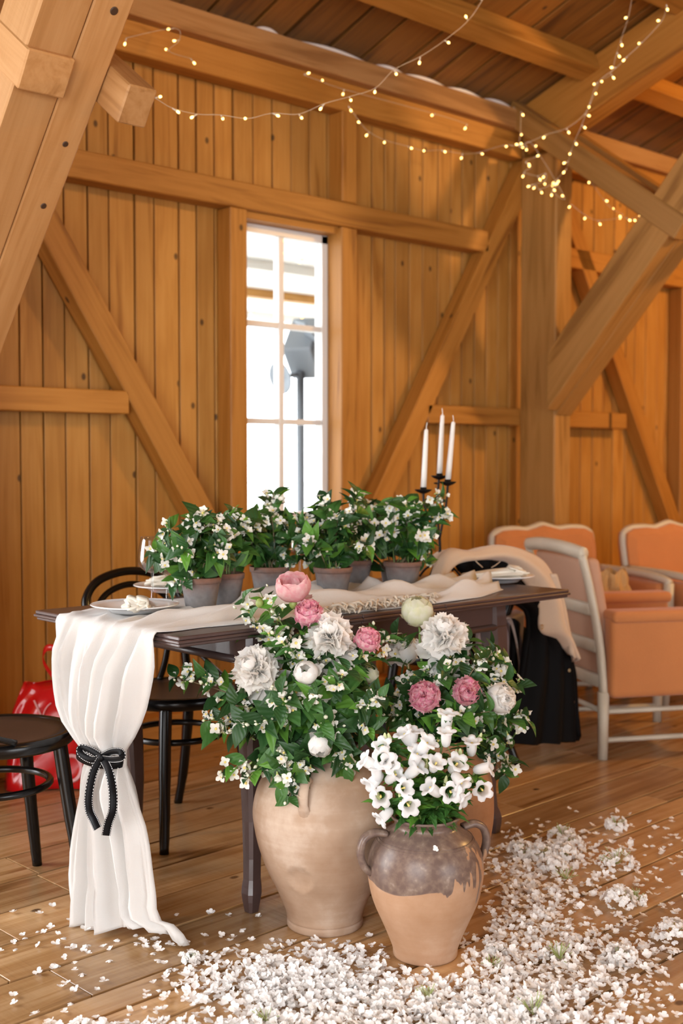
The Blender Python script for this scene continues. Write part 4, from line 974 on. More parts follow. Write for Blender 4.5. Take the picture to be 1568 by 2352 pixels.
def pot(px, pyb, wtop, label, nb, spread, tips, hh=.092):
    c = G(px,pyb,TZ+.008); d = depth(c); r = wtop/2/F*d; c = c + V((FWD.x,FWD.y,0)).normalized()*r*.7
    t = thing('potted_jasmine', c, label, 'potted plant', 'potted jasmines on the table')
    pr = [(r*.70,.0),(r*.72,.003),(r*.93,hh*.80),(r*.94,hh*.82),(r*1.0,hh*.825),(r*1.02,hh*.985),(r*.99,hh),(r*.93,hh),(r*.90,hh*.85),(r*.88,hh*.7)]
    mk('pot', lathevf(pr,36,True,False), MPOT, t, smooth=True, mat=M.Translation(c))
    mk('soil', lathevf([(.0,hh*.80),(r*.88,hh*.80)],24,False,False), MSOIL, t, mat=M.Translation(c))
    top = c+V((0,0,hh*.8)); cen = c+V((0,0,hh+.05)); dd = depth(c)
    for i in range(nb):
        if i < len(tips): tp = P(tips[i][0],tips[i][1],dd+rnd(-.05,.05))
        else:
            a = rnd(0,6.28); e = rnd(.25,1.35); R = spread*rnd(.65,1.0); tp = cen + V((math.cos(a)*math.cos(e)*R, math.sin(a)*math.cos(e)*R, math.sin(e)*R*.95-.01))
        b0 = top + V((rnd(-.5,.5)*r,rnd(-.5,.5)*r,0)); mid = b0.lerp(tp,.5)+V((0,0,.035))
        branch(t, [b0, mid, tp], cen, (.048,.080), 6, .22, 9, .18, r=.0014, clump=.022, budfrac=.4)
    return t
pot(457,1404,95,'potted jasmine at the table end beside the wine glasses, in a sunlit grey pot',17,.145,[(385,1215),(372,1290),(400,1340),(440,1190),(430,1330),(500,1200),(360,1265)])
pot(519,1391,80,'potted jasmine half behind the end pot, its branch reaching the window post',13,.14,[(535,1180),(560,1210),(520,1205),(575,1195)])
pot(617,1372,92,'potted jasmine standing alone in front of the window pane',17,.155,[(628,1135),(620,1150),(575,1240),(660,1215),(690,1200),(540,1300),(600,1190),(660,1290)])
pot(764,1374,90,'potted jasmine near the fringe of the runner, under the window jamb',17,.15,[(745,1150),(750,1180),(700,1210),(715,1290),(805,1180),(820,1140),(690,1250),(770,1300)])
pot(818,1352,75,'potted jasmine tucked behind the pot by the runner fringe',13,.14,[(825,1135),(850,1170),(870,1250),(850,1300),(880,1225)])
pot(926,1357,88,'potted jasmine with the reddest pot rim, next to the candelabra',17,.15,[(935,1150),(1010,1140),(1020,1170),(960,1170),(890,1160),(980,1250),(1015,1190),(975,1290)])
pot(899,1345,55,'potted jasmine in a small pot mostly hidden beside the candelabra pot',6,.12,[(875,1165),(900,1190),(865,1230)],.075)
# ---------------------------------------------------------------- peonies
def petal_cup(rag=0, w=.9, top=1.7, flare=.25, nj=7, ni=6):
    """petal as a patch of a unit ball: from the pole at the stalk up to polar angle top"""
    rows = []
    for i in range(ni+1):
        t = i/ni; th_ = .10+top*t; r = 1.0+flare*max(0,t-.6)**1.5*2.2
        half = w*math.sin(math.pi*(.12+.62*t))**.7
        if i == ni: half *= .72
        row = []
        for k in range(nj):
            u = k/(nj-1)*2-1; ph = u*half; tt = th_
            if i >= ni-1: tt += rag*((-1)**k)*.5*(1 if i==ni else .3) - .10*abs(u)
            rr = r + .035*math.sin(u*5+3*t)*t
            row.append(V((rr*math.sin(tt)*math.sin(ph), -rr*math.sin(tt)*math.cos(ph), -rr*math.cos(tt))))
        rows.append(row)
    return gridvf(rows)
def peomat(name, a, b, c=None):
    m, nt, p = nmat(name); L = nt.links.new; tc = N(nt,'ShaderNodeTexCoord'); oi = N(nt,'ShaderNodeObjectInfo')
    mp = N(nt,'ShaderNodeVectorMath', operation='ADD'); L(tc.outputs['Object'], mp.inputs[0]); L(oi.outputs['Random'], mp.inputs[1])
    n = N(nt,'ShaderNodeTexNoise', Scale=2.4, Detail=4.0); L(mp.outputs[0], n.inputs['Vector'])
    r = ramp(nt, [(.40,a),(.68,b)] if c is None else [(.34,c),(.5,a),(.70,b)]); L(n.outputs['Fac'], r.inputs[0]); L(r.outputs[0], p.inputs['Base Color']); p.inputs['Roughness'].default_value = .6
    t = N(nt,'ShaderNodeBsdfTranslucent'); L(r.outputs[0], t.inputs[0]); mx = N(nt,'ShaderNodeMixShader'); mx.inputs[0].default_value = .48
    L(p.outputs[0], mx.inputs[1]); L(t.outputs[0], mx.inputs[2]); L(mx.outputs[0], nt.nodes['Material Output'].inputs[0]); return m
MPW = peomat('peony_white',(.94,.92,.88),(.96,.95,.94)); MPK = peomat('peony_pink',(.86,.46,.53),(.92,.74,.76),(.74,.20,.36)); MPL_ = peomat('peony_pale_pink',(.80,.42,.45),(.85,.64,.62)); MPC = peomat('peony_cream',(.74,.74,.52),(.82,.80,.68))
def petset(mat): 
    return {'cup':[mesh('petal',*petal_cup(.0,1.0,2.25,.0),mat,True), mesh('petal',*petal_cup(.02,.95,2.75,.0),mat,True)],
            'open':[mesh('petal',*petal_cup(.12,.75,1.5,.5),mat,True), mesh('petal',*petal_cup(.22,.55,1.6,.45,9),mat,True), mesh('petal',*petal_cup(.16,.42,1.75,.30),mat,True)]}
def fanvf(rag, w, curl, seed):
    """ruffled petal growing along +Z from the flower's heart"""
    random.seed(seed); rows = []; ph = rnd(0,6)
    for i in range(6):
        t = i/5; ww = w*(.10+.90*t**.8)*.5; row = []
        for k in range(7):
            u = k/6*2-1; zz = t - .10*u*u*t + (rag*((-1)**k)*.5+rnd(-.5,.5)*rag if i == 5 else 0)
            row.append(V((ww*u, curl*t*t*.5-.10*math.cos(u*2)*t+.05*math.sin(u*6+ph)*t, zz)))
        rows.append(row)
    return gridvf(rows)
FAN = {}
for key,mt in (('w',MPW),('k',MPK),('l',MPL_),('c',MPC)):
    FAN[key] = [mesh('petal',*fanvf(.07,1.0,.25,3),mt,True), mesh('petal',*fanvf(.10,.85,-.2,4),mt,True), mesh('petal',*fanvf(.06,1.15,.45,5),mt,True), mesh('petal',*fanvf(.14,.7,.1,6),mt,True)]
random.seed(77)
PS = {'w':petset(MPW),'k':petset(MPK),'l':petset(MPL_),'c':petset(MPC)}
GT = 'cut peonies in the clay jars'
def peony(c, zdir, R, col, style, label, base, stemvis=None):
    t = thing('peony', base, label, 'peony', GT); zdir = V(zdir).normalized()
    Q = zdir.to_track_quat('Z','Y').to_matrix().to_4x4(); S = PS[col]
    b0 = c - zdir*R*.95
    pts = [b0, b0 - zdir*.05 + (base-b0)*.2, base] if not stemvis else [b0]+stemvis+[base]
    mk('stem', tubevf(spline(pts,16), .0032, 7), MSTEM, t, smooth=True)
    def pet(kind, az, tilt, s, i=None, lift=0):
        me = random.choice(S[kind]) if i is None else S[kind][i]
        m = M.Translation(c)@Q@M.Rotation(az,4,'Z')@M.Translation(V((0,0,lift*R)))@M.Translation(V((0,0,-R*.85)))@M.Rotation(tilt,4,'X')@M.Translation(V((0,0,R*.85)))@M.Scale(R*s,4)
        obj('petal', me, t, m)
    def fans(n, lo, hi, s0, s1):
        for i in range(n):
            z = lerp(hi, lo-.25, (i+.5)/n); a = i*2.39996+rnd(-.3,.3); q = math.sqrt(max(0,1-z*z)); d = Q@V((q*math.cos(a),q*math.sin(a),z))
            heart = c - zdir*R*.35; s_ = R*rnd(s0,s1)*(1.32 if z>.3 else lerp(1.0,1.32,max(0,(z+.3)/.6)))
            obj('petal', random.choice(FAN[col]), t, M.Translation(heart)@V(d).to_track_quat('Z','Y').to_matrix().to_4x4()@M.Rotation(rnd(0,6.28),4,'Z')@M.Scale(s_,4))
    if style == 'bud':
        for i in range(5): pet('cup', i*2*math.pi/5+rnd(-.2,.2), rnd(-.02,.03), rnd(.90,.98), 1)
        for i in range(5): pet('cup', i*2*math.pi/5+.6+rnd(-.2,.2), rnd(.0,.10), rnd(.98,1.04), 0)
        for i in range(3): pet('open', i*2.1+rnd(-.3,.3), rnd(.25,.5), rnd(.75,.9), 0)
    elif style == 'cup':
        for i in range(14): pet('open', rnd(0,6.28), rnd(-.15,.05), rnd(.55,.72), 2, -.05)
        for i in range(5): pet('cup', i*2*math.pi/5, rnd(.04,.12), rnd(.95,1.02), 0)
        for i in range(5): pet('cup', i*2*math.pi/5+.6, rnd(.12,.26), rnd(1.0,1.06), 0)
        pet('open', 2.6, .95, 1.0, 0)
    elif style == 'ball':
        for i in range(7): pet('cup', i*2*math.pi/7, rnd(-.02,.05), rnd(.70,.78), 1)
        fans(60, .25, 1.0, .78, .96)
        for i in range(7): pet('cup', i*2*math.pi/7+.3, rnd(.08,.22), rnd(.92,1.0), 0)
    else:  # full double bloom
        fans(85, .05, 1.0, .74, 1.0)
        for i in range(10): pet('open', i*.63+rnd(-.2,.2), rnd(.75,1.15), rnd(.80,.95), i%2)
        for i in range(9): pet('open', i*.7+rnd(-.3,.3), rnd(-.1,.25), rnd(.40,.62), None, .50)
        for i in range(5): pet('cup', i*1.26+rnd(-.2,.2), rnd(-.05,.1), .36, 1, .62)
    for i in range(4):
        a = rnd(0,6.28); d = (Q@V((math.cos(a),math.sin(a),.5)))-(Q@V((0,0,0)))
        obj('sepal', LEAF[1][i%3], t, orient(b0+zdir*.004, d, -zdir, R*rnd(.7,1.0)))
    return t
D1, D3 = depth(J1), depth(J3)
M1 = J1+V((0,0,.45)); M3 = J3+V((0,0,.42))
def pz(c, m, up=.5): 
    o = (c-(m+V((0,0,.10)))).normalized(); return o*.8+(CAM-c).normalized()*.75+V((0,0,up))
pe = [
 (672,1345,-.06,36,'l','cup','pale pink open-cup peony topmost in the big jar','1',.9),
 (708,1407,-.08,31,'k','ball','pink peony with magenta edges just below the pale pink cup','1',.2),
 (757,1456,-.10,52,'w','full','full white peony beside two pink peonies near the table edge','1',.3),
 (845,1467,-.10,27,'k','ball','streaked pink peony between the white blooms of the two jars','1',.2),
 (583,1537,-.12,52,'w','full','full white peony on the outer side of the big jar bouquet','1',.2),
 (703,1545,-.16,28,'w','bud','white peony bud half covered by a leaf amid the jasmine','1',.3),
 (735,1713,-.18,28,'w','bud','round white peony bud drooping over the rim of the big jar','1',-1.2),
 (848,1547,.02,22,'c','bud','small cream peony bud between the two bouquets','1',.4),
 (957,1402,.0,37,'c','bud','greenish cream peony bud on a bare upright stem','3',1.1),
 (1020,1457,-.05,52,'w','full','full white peony behind the bellflowers, below the table corner','3',.3),
 (925,1492,.06,36,'w','ball','white peony set deep behind dark leaves','3',.4),
 (975,1600,-.15,34,'k','ball','deep pink ball peony above the bellflowers','3',.1),
 (1072,1588,-.12,30,'k','ball','pink peony with a pointed drooping petal beside the deep pink ball','3',-.2),
 (1150,1605,-.07,34,'w','ball','white peony with hanging petals on the outer side near the coats','3',-.1)]
for (px,py,dd,rp,col,sty,lab,jn,up) in pe:
    base, D, m = (J1+V((rnd(-.04,.04),rnd(-.04,.04),.36)), D1, M1) if jn == '1' else (J3+V((rnd(-.03,.03),rnd(-.03,.03),.34)), D3, M3)
    c = P(px,py,D+dd); R = rp/F*(D+dd)
    sv = [P(964,1450,D), P(966,1500,D)] if px == 957 else None
    peony(c, pz(c,m,up), R*(.92 if sty=='full' else .97), col, sty, lab, base, sv)
# small closed green peony buds in the big jar
MGB = plain('green_bud', (.22,.28,.07), .5, vary=.2, vscale=60)
for (px,py,lab) in ((596,1386,'closed green peony bud on a stalk leaning over the runner'),(673,1388,'closed green peony bud under the pale pink cup')):
    c = P(px,py,D1-.06); t = thing('peony_bud', M1, lab, 'flower bud')
    mk('bud', lathevf([(.0,.013),(.007,.0105),(.0105,.003),(.0095,-.005),(.004,-.011),(.0,-.012)],12,False,False), MGB, t, smooth=True, mat=M.Translation(c))
    mk('stem', tubevf(spline([c-V((0,0,.008)), P(px+45,py+55,D1-.03), M1-V((0,0,.05))],14),.0026,6), MSTEM, t, smooth=True)
# ---------------------------------------------------------------- jasmine branches in the two tall jars
SPECIAL = {(405,1556):'longest jasmine branch reaching sideways over the black bentwood chair seat',(520,1775):'jasmine branch with large leaves hanging beside the front table leg',
 (560,1385):'jasmine branch rising over the runner beside the closed green bud',(665,1830):'jasmine branch trailing down over the loop handle of the large jar',(790,1745):'jasmine sprig drooping on the shoulder of the large jar toward the bellflowers',
 (1205,1655):'jasmine branch whose tip sticks out toward the black jacket',(1125,1480):'upright jasmine branch in front of the handbag under the table',(1175,1755):'jasmine branch drooping low beside the rear table leg'}
def spray(M0, D, cen, tips, lab, grp, n_rand, ell, leafL, dz=0):
    full = [(a,b,c,True) for a,b,c in tips]
    for i in range(n_rand):
        while True:
            u,v = rnd(-1,1),rnd(-1,1)
            if u*u+v*v<1: break
        full.append((ell[0]+u*ell[2], ell[1]+v*ell[3], -math.sqrt(max(0,1-u*u-v*v))*.13+rnd(-.02,.08), False))
    for i,(px,py,dd,ex) in enumerate(full):
        tp = P(px,py,D+dd); b0 = M0 + V((rnd(-.045,.045),rnd(-.045,.045),-.04))
        h = (tp-b0); mid = b0 + h*.5 + V((0,0,.05+.25*max(0,-h.z))) + V((h.x,h.y,0))*.02
        sl_ = SPECIAL.get((px,py)); t = thing('jasmine_branch', b0, sl_ or lab, 'jasmine branch', None if sl_ else grp)
        branch(t, [b0, mid, tp], cen, leafL, 6 if ex else 5, .38, int(rnd(10,15)) if ex else int(rnd(5,10)), .22 if (px<700) else .10, clump=.020 if ex else .022, budfrac=.38)
tips1 = [(405,1556,.0),(440,1545,-.02),(483,1655,-.03),(500,1680,-.06),(505,1600,.0),(520,1775,-.10),(560,1385,.02),(575,1420,-.03),(598,1360,.0),(625,1395,-.07),(640,1760,-.18),(655,1800,-.19),(665,1830,-.19),(690,1765,-.19),(715,1600,-.18),(700,1580,-.16),(745,1660,-.19),(765,1690,-.18),(790,1745,-.14),(820,1500,-.05),(850,1450,.0),(885,1470,.02),(870,1600,-.10),(840,1620,-.12),(845,1670,-.12),(800,1760,-.15),(660,1480,-.12),(700,1450,-.08),(640,1590,-.17),(600,1660,-.15),(560,1660,-.12),(540,1620,-.08),(620,1440,-.10),(645,1620,-.18),(575,1780,-.13),(770,1570,-.15),(800,1540,-.12),(735,1500,-.10)]
spray(M1, D1, M1+V((0,0,.13)), tips1, 'flowering white jasmine branch packed among the others in the large pale clay jar', 'jasmine branches in the large clay jar', 34, (695,1600,170,150), (.052,.090))
tips3 = [(1205,1655,.0),(1195,1640,.02),(1160,1530,.04),(1150,1525,.02),(1125,1480,.04),(1130,1500,.0),(1175,1755,.0),(1165,1700,-.02),(1150,1665,-.04),(1100,1640,-.06),(1080,1540,-.02),(1050,1530,-.04),(1030,1520,-.05),(985,1540,-.05),(960,1560,-.04),(925,1560,-.02),(900,1600,-.04),(890,1640,-.05),(905,1460,.05),(1160,1780,.0),(1110,1760,-.02),(1190,1570,.03),(1005,1500,-.02),(1120,1580,-.04),(1040,1620,-.08)]
spray(M3, D3, M3+V((0,0,.13)), tips3, 'flowering white jasmine branch packed among the others in the orange clay jar', 'jasmine branches in the orange clay jar', 26, (1045,1600,130,140), (.050,.082))
# ---------------------------------------------------------------- bellflowers in the glazed jar
MBELL = plain('bellflower_white', (.90,.90,.91), .55, trans=.42)
def bellmesh():
    prof = [(.0,-.006),(.005,-.0055),(.0085,-.002),(.0105,.006),(.0112,.016),(.0110,.026),(.0118,.031)]; n = 20; vs_, fs = [], []
    for i,(r,z) in enumerate(prof):
        for k in range(n):
            a = 2*math.pi*k/n; vs_.append(V((r*math.cos(a)*(1+.03*math.cos(5*a)), r*math.sin(a)*(1+.03*math.cos(5*a)), z)))
    for (dr,dz) in ((.004,.0035),(.0085,.0035),(.0115,.001)):   # five flared lobes
        for k in range(n):
            a = 2*math.pi*k/n; lob = abs(math.cos(2.5*a))**.6; r = .0118+dr*(.35+.65*lob); vs_.append(V((r*math.cos(a), r*math.sin(a), .031+dz*lob-(1-lob)*.001)))
    for i in range(len(prof)+2):
        for k in range(n): l=(k+1)%n; fs.append((i*n+k,i*n+l,(i+1)*n+l,(i+1)*n+k))
    st = tubevf([(0,0,.004),(0,0,.026)],[.0014,.0022],6); cal = lathevf([(.0,-.006),(.005,-.003),(.006,.002),(.0085,.007)],10,False,False)
    vf = join((vs_,fs),st,cal); return mesh('bell', vf[0], vf[1], [MBELL,MYEL,MLF[1]], True, [0]*len(fs)+[1]*len(st[1])+[2]*len(cal[1]))
BELL = bellmesh(); 
bb = lathevf([(.0,.030),(.003,.026),(.0052,.016),(.005,.006),(.003,.0)],8,False,False); BBUD = mesh('bud', bb[0], bb[1], plain('green_white_bud',(.55,.60,.30),.5,trans=.1), True)
D2 = depth(J2); M2 = J2+V((0,0,.32)); cen2 = M2+V((0,0,.06))
# bells: px, py, facing (x right, y up, z towards camera)
bells = [(932,1692,-.5,.8,.3),(948,1688,.1,.9,.2),(976,1712,.5,.7,.4),(1026,1652,.1,1,.2),(1024,1690,0,1,.3),(1083,1712,0,1,.35),(880,1718,-.3,.7,.6),(878,1742,.1,.2,1),(846,1752,-.8,.5,.2),(864,1770,-.1,.9,.3),(893,1756,0,.4,.9),(905,1782,.6,.6,.5),(952,1768,.6,.6,.3),(1046,1758,.3,.6,.7),(1113,1764,1,.3,.3),(1056,1795,.4,-.4,.6),(926,1810,.4,.3,.8),(992,1812,-.7,.6,.4),(874,1828,0,0,1),(937,1848,.15,-.1,1),(880,1876,-.7,-.5,.4),(1034,1818,.0,.05,1),(1106,1813,.1,0,1),(1058,1832,.7,-.4,.5),(858,1795,-.6,-.5,.4),(955,1738,.3,.8,.4),(1000,1755,.2,.6,.6)]
def tocam(x,y,z): return RIGHT*x+UPV*y-FWD*z
stems2 = [(885,1690,-.07),(940,1680,-.04),(1026,1630,-.02),(1085,1690,.0),(1050,1735,-.07),(900,1770,-.10),(980,1740,-.10),(1090,1770,-.04),(870,1830,-.09),(935,1820,-.13),(1040,1800,-.12)]
SP2 = []
for (px,py,dd) in stems2:
    tp = P(px,py+12,D2+dd); b0 = M2+V((rnd(-.03,.03),rnd(-.03,.03),-.05)); mid = b0.lerp(tp,.5)+V((0,0,.02))
    t = thing('bellflower', b0, 'leafy bellflower stem with white bells in the glazed clay jar', 'bellflower', 'bellflower stems in the glazed jar')
    sp = spline([b0,mid,tp],14); mk('stem', tubevf(sp,.0026,6), MSTEM, t, smooth=True); SP2.append((t,sp,px,py,dd))
    for i in range(64):
        k = int(rnd(3,13.4)); p = sp[k]; a = rnd(0,6.28); d = V((math.cos(a),math.sin(a),rnd(-.1,.6)))
        obj('leaf', random.choice(SLEAF), t, orient(p, d, V((0,0,1))+(CAM-p).normalized()*.6+rvec(.4), rnd(.030,.056)))
    for i in range(2): obj('bud', BBUD, t, face(sp[12]+rvec(.016), V((rnd(-.5,.5),rnd(-.5,.5),1))+(CAM-tp).normalized()*.3, rnd(.8,1.1)))
for (px,py,fx,fy,fz) in bells:
    t,sp,_,_,dd = min(SP2, key=lambda q:(q[2]-px)**2+(q[3]-py)**2); z = tocam(fx,fy,fz).normalized()
    c = P(px,py,D2+dd-.03); b = c - z*.019*1.15
    obj('bell', BELL, t, face(b, z, rnd(1.08,1.25)))
    near = min(sp, key=lambda q:(q-b).length); mk('pedicel', tubevf([near, near.lerp(b,.6)+V((0,0,-.004)), b],.0012,5), MSTEM, t)
# collar of leaves spilling over the jar mouth
for i in range(70):
    t,sp = SP2[i%len(SP2)][:2]; a = rnd(0,6.28); rr = rnd(.01,.07); p = M2+V((math.cos(a)*rr, math.sin(a)*rr, rnd(.0,.05)))
    obj('leaf', random.choice(SLEAF), t, orient(p, V((math.cos(a),math.sin(a),rnd(-.5,.3))), V((0,0,1))+(CAM-p).normalized()*.5, rnd(.04,.065)))
# ================================================================== FALLEN FLORETS
random.seed(9)
MFLO = plain('white_floret', (.92,.90,.88), .6, trans=.3)
def floret(seed):
    random.seed(seed); parts = []
    for i in range(4):
        w = rnd(.85,1.1); p = petalgrid(.0112*w,.0100*w,rnd(.1,.6),rnd(-.1,.35),2,.72)
        parts.append(xf(p, M.Rotation(math.pi/2*i+rnd(-.2,.2),4,'Z')@M.Rotation(rnd(.02,.55),4,'X')))
    return join(*parts)
FV = [floret(s) for s in range(7)]; FME = [mesh('floret', v[0], v[1], MFLO, True) for v in FV]
random.seed(10)
reg = [('g',720,2275,140,50,820),('g',560,2270,80,45,180),('g',1000,2325,170,32,480),('g',1230,2085,60,70,380),('g',1210,2010,50,40,100),('g',1260,2210,100,55,430),('g',1270,1970,75,30,130),('g',1430,2000,80,55,100),('g',1450,2240,80,60,130),('g',1220,2325,110,35,300),('u',0,2085,600,2352,80),('u',600,2185,1180,2352,300),('u',1120,1920,1568,2352,190),('u',100,2352,1500,2440,900),('g',180,2190,60,30,16),('g',350,2170,40,30,14),('u',1180,1860,1568,1960,26)]
spots = []
for (k,a,b,c,d,n) in reg:
    for i in range(n):
        px,py = (random.gauss(a,c), random.gauss(b,d)) if k == 'g' else (rnd(a,c), rnd(b,d))
        if py < 1850 or px < -60 or px > 1750 or py > 2470: continue
        q = G(px,py)
        if (V((q.x-J1.x,q.y-J1.y,0)).length < .125 or V((q.x-J2.x,q.y-J2.y,0)).length < .10 or V((q.x-J3.x,q.y-J3.y,0)).length < .12): continue
        if V((q.x-1.963,q.y+1.662,0)).length < .05 or (px<430 and py<2085): continue
        spots.append((q, 0<=px<=1568 and py<2352))
cellc = {}
mats_ = []
for (q,inn) in spots:
    key = (int(q.x/.022), int(q.y/.022)); n = cellc.get(key,0); cellc[key] = n+1
    tilt = rnd(0,.5) if n == 0 else rnd(.2,1.2)
    a = rnd(0,6.28); zd = V((math.sin(tilt)*math.cos(a), math.sin(tilt)*math.sin(a), math.cos(tilt)*(1 if rnd(0,1)<.8 else -1)))
    z = .003+.0045*min(n,3)+ .005*math.sin(tilt)
    mats_.append((face(V((q.x,q.y,z)), zd, rnd(.85,1.2)), depth(q), inn))
order = sorted(range(len(mats_)), key=lambda i:(not mats_[i][2], mats_[i][1]))
indiv = set(order[:300])
for i in order[:300]:
    o = obj('fallen_floret', random.choice(FME), None, mats_[i][0]); tag(o,'loose white hydrangea floret lying on the floor boards in the foreground drift','floret','fallen hydrangea florets')
vs_, fs = [], []
for i in order[300:]:
    v,f = random.choice(FV); m = mats_[i][0]; n = len(vs_); vs_ += [m@p for p in v]; fs += [tuple(j+n for j in q) for q in f]
o = mk('floret_drift', (vs_,fs), MFLO, smooth=True); tag(o,'drift of loose white hydrangea florets scattered over the wooden floor','petals',kind='stuff')
# hydrangea heads and clumps
MHST = plain('pale_green_stalk', (.30,.36,.12), .7)
heads = [(1197,1950,34,0),(1246,1955,36,0),(1290,1915,32,1),(1292,1955,36,0),(1312,1935,30,0),(1268,1985,34,0),(1415,1890,26,1),(1422,2060,42,0),(1462,2062,24,2),(1415,1975,40,1),(1425,2190,38,0),(1545,2135,46,0),(1285,2192,40,2),(1225,2318,46,1),(985,2290,36,2),(612,2338,34,2),(1128,2212,24,3),(1140,2180,26,0),(1300,2012,26,3),(440,2200,18,1)]
for k,(px,py,rp,kind) in enumerate(heads):
    q = G(px,py+rp*.5); d = depth(q); R = rp/F*d; rnd(0,1)
    lab = ['full white hydrangea head dropped on the floor among loose florets','white hydrangea clump with a green centre lying on the floor','sparse hydrangea clump showing pale green stalks on the floor','bare tuft of pale green hydrangea stalks on the floor'][kind]
    t = thing('hydrangea_head', q, lab, 'hydrangea', ['full hydrangea heads on the floor','green-centred hydrangea clumps on the floor','sparse hydrangea clumps on the floor','bare hydrangea stalk tufts'][kind])
    st = []
    for i in range(14 if kind else 8):
        a = rnd(0,6.28); e = rnd(.2,1.3); dd = V((math.cos(a)*math.cos(e),math.sin(a)*math.cos(e),math.sin(e))); L = R*(rnd(.8,1.25) if kind else .7)
        p0 = q+V((0,0,R*.25)); p2 = p0+dd*L; p2.z = max(p2.z,.003); st.append(tubevf([p0,p0+dd*L*.5+rvec(.003),p2],.0009,4))
    mk('stalk', join(*st), MHST, t)
    nf = [70,48,22,0][kind]
    for i in range(nf):
        a = rnd(0,6.28); e = math.asin(rnd(.0,1)) if kind == 0 else math.asin(rnd(0,.75)); dd = V((math.cos(a)*math.cos(e),math.sin(a)*math.cos(e),math.sin(e)))
        p = q+V((0,0,R*.18))+V((dd.x*R,dd.y*R,dd.z*R*.85))*rnd(.8,1.0); p.z = max(p.z,.005)
        obj('floret', random.choice(FME), t, face(p, dd+rvec(.35), rnd(.75,1.05)))
o = obj('fallen_floret', FME[0], None, face(P(1000,1949,D2-.128), -FWD+V((0,0,.4)), .75)); tag(o,'single white floret stuck on the brown glaze of the small jar','floret')
# ================================================================== STRING LIGHTS
def emat(name, col, s):
    m, nt, p = nmat(name); p.inputs['Base Color'].default_value = (*col,1); p.inputs['Emission Color'].default_value = (*col,1); p.inputs['Emission Strength'].default_value = s; return m
MBULB = emat('warm_led', (1,.62,.18), 9); MSOCK = plain('clear_socket', (.75,.68,.55), .3); MWIRE = plain('clear_wire', (.62,.50,.36), .4)
bv_ = lathevf([(.0,.020),(.0035,.0185),(.0052,.014),(.0045,.009),(.003,.006)],10,False,False); sv_ = lathevf([(.003,.006),(.0028,.0),(.0024,-.012),(.0,-.013)],8,False,False)
vf = join(bv_,sv_); BULB = mesh('bulb', vf[0], vf[1], [MBULB,MSOCK], True, [0]*len(bv_[1])+[1]*len(sv_[1]))
def strand(label, pts, wire=None, up=None, s=1.0, grp='warm string lights under the roof'):
    t = thing('string_light', pts[0], label, 'string lights', grp)
    w = wire or pts
    if len(w) > 1: mk('wire', tubevf(spline(w, len(w)*5),.0013,5), MWIRE, t, smooth=True)
    for i,p in enumerate(pts):
        a = rnd(0,6.28); dd = V((math.cos(a),math.sin(a)*.6,rnd(-1.3,.4))).normalized()
        obj('bulb', BULB, t, face(p+dd*.012, dd, s*.92))
    return t
s1 = [(300,205),(355,225),(395,248),(453,262),(507,264),(569,272),(625,260),(686,262),(745,238),(802,222),(862,202),(905,160),(965,130),(1020,93),(1074,48),(1107,0),(1130,-50)]
strand('string of warm fairy lights sagging from the truss strut across the wall to the roof', [WY(a,b,lerp(-.75,-.95,i/16)) for i,(a,b) in enumerate(s1)])
s2 = [(800,243),(830,285),(848,303),(884,322),(936,336),(973,346),(1013,345),(1062,353),(1100,350),(1155,334),(1197,333),(1255,309),(1300,295),(1342,262),(1365,215),(1380,185),(1402,170),(1416,120),(1425,93),(1443,37),(1455,-30)]
strand('string of warm fairy lights swagged below the wall plate to the corner post', [WY(a,b,-.16 if i<9 else lerp(-.30,-1.1,(i-9)/11)) for i,(a,b) in enumerate(s2)])
s3 = [(1530,10),(1520,47),(1475,97),(1440,130),(1415,155),(1372,190),(1355,235),(1335,288),(1320,322),(1312,345),(1305,370),(1300,388),(1280,410),(1268,430)]
strand('string of warm fairy lights dropping along the rafter to the post bundle', [WY(a,b,lerp(-1.2,-.34,i/13)) for i,(a,b) in enumerate(s3)])
b5 = [(1226,362),(1206,372),(1220,383),(1204,395),(1234,404),(1253,398),(1251,415),(1223,424),(1231,426),(1239,435),(1267,423),(1278,413),(1272,428),(1279,426),(1267,438),(1296,453),(1224,334),(1203,334),(1209,335),(1192,336),(1195,303),(1196,256)]
strand('bundle of warm fairy lights wound on the corner post', [P(a,b,6.20) for a,b in b5])
s4 = [(1312,470),(1345,495),(1373,506),(1423,501),(1437,500),(1450,503),(1474,490),(1490,468),(1528,468),(1568,450)]
strand('string of warm fairy lights hanging below the inclined strut beyond the corner post', [P(a,b,6.15) for a,b in s4])
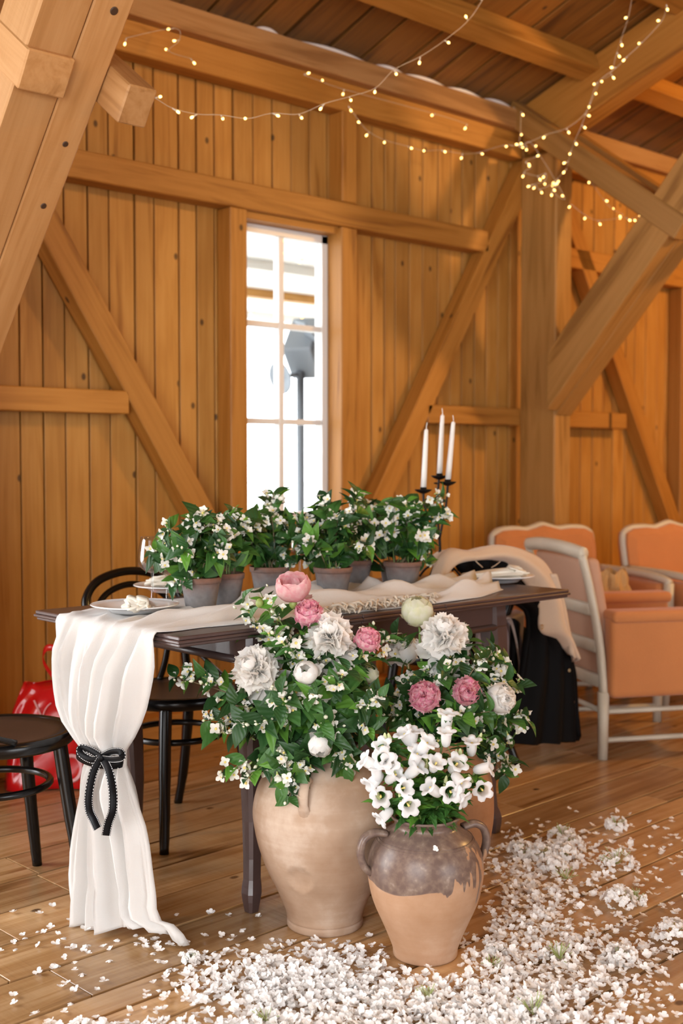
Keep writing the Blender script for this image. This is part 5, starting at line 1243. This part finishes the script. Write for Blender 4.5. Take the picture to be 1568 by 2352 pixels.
strand('short string of warm fairy lights over the wall behind the inclined strut', [P(a,b,6.3) for a,b in ((1352,410),(1385,458),(1406,480),(1430,492))])
strand('fairy lights pinned on the wall plate beside the pale truss brace', [WY(a,b,-.075) for a,b in ((290,87),(400,65),(412,92),(388,117),(437,134))])
strand('fairy lights pinned on the wall plate above the window', [WY(a,b,-.075) for a,b in ((697,172),(735,186),(790,205),(1000,262),(1073,285))])
# strings under the veranda ceiling outside
for j,y in enumerate((1.0,1.6,2.1,2.7,3.2,3.9,4.4)):
    strand('string of warm fairy lights under the veranda ceiling outside the window', [V((4.0+.32*i+.1*j, y+rnd(-.1,.1), 2.50-.10*math.sin(i*.7+j)+rnd(-.03,.03))) for i in range(26)], s=1.6, grp='veranda string lights')
# ================================================================== ROOM LAMPS (out of frame)
MSHD = plain('enamel_shade', (.6,.55,.45), .4); MGLOB = emat('lamp_bulb', (1,.62,.28), 8)
def pendant(loc, power, label, r=.14):
    t = thing('pendant_lamp', loc, label, 'lamp', 'pendant lamps under the ridge'); z1 = roofz(max(loc[1],-8.26-loc[1]))-.02
    mk('cord', tubevf([V(loc)+V((0,0,.16)),V((loc[0],loc[1],z1))],.004,6), MIRON, t)
    mk('shade', xf(lathevf([(.03,.16),(.05,.15),(.10,.10),(.17,.06),(.172,.062),(.10,.105),(.05,.155),(.03,.165)],24,False,False), M.Translation(V(loc))), MSHD, t, smooth=True)
    mk('lamp_globe', xf(lathevf([(.0,-.05),(.03,-.04),(.045,0),(.03,.04),(.0,.05)],16,False,False), M.Translation(V(loc))), MGLOB, t, smooth=True)
    l = bpy.data.lights.new('pendant_light','POINT'); l.energy = power; l.color = (1,.55,.165); l.shadow_soft_size = r
    o = bpy.data.objects.new('pendant_light', l); COL.objects.link(o); o.location = V(loc)+V((0,0,-.22))
pendant((6.6,-3.1,3.35), 400, 'enamel pendant lamp over the armchair end of the barn')
pendant((2.6,-4.13,3.6), 60, 'added unseen pendant lamp over the middle of the barn floor')  # added for more warm light, out of view
pendant((9.5,-4.13,3.6), 80, 'added unseen pendant lamp at the far end of the barn')  # likewise an added lamp that is never seen
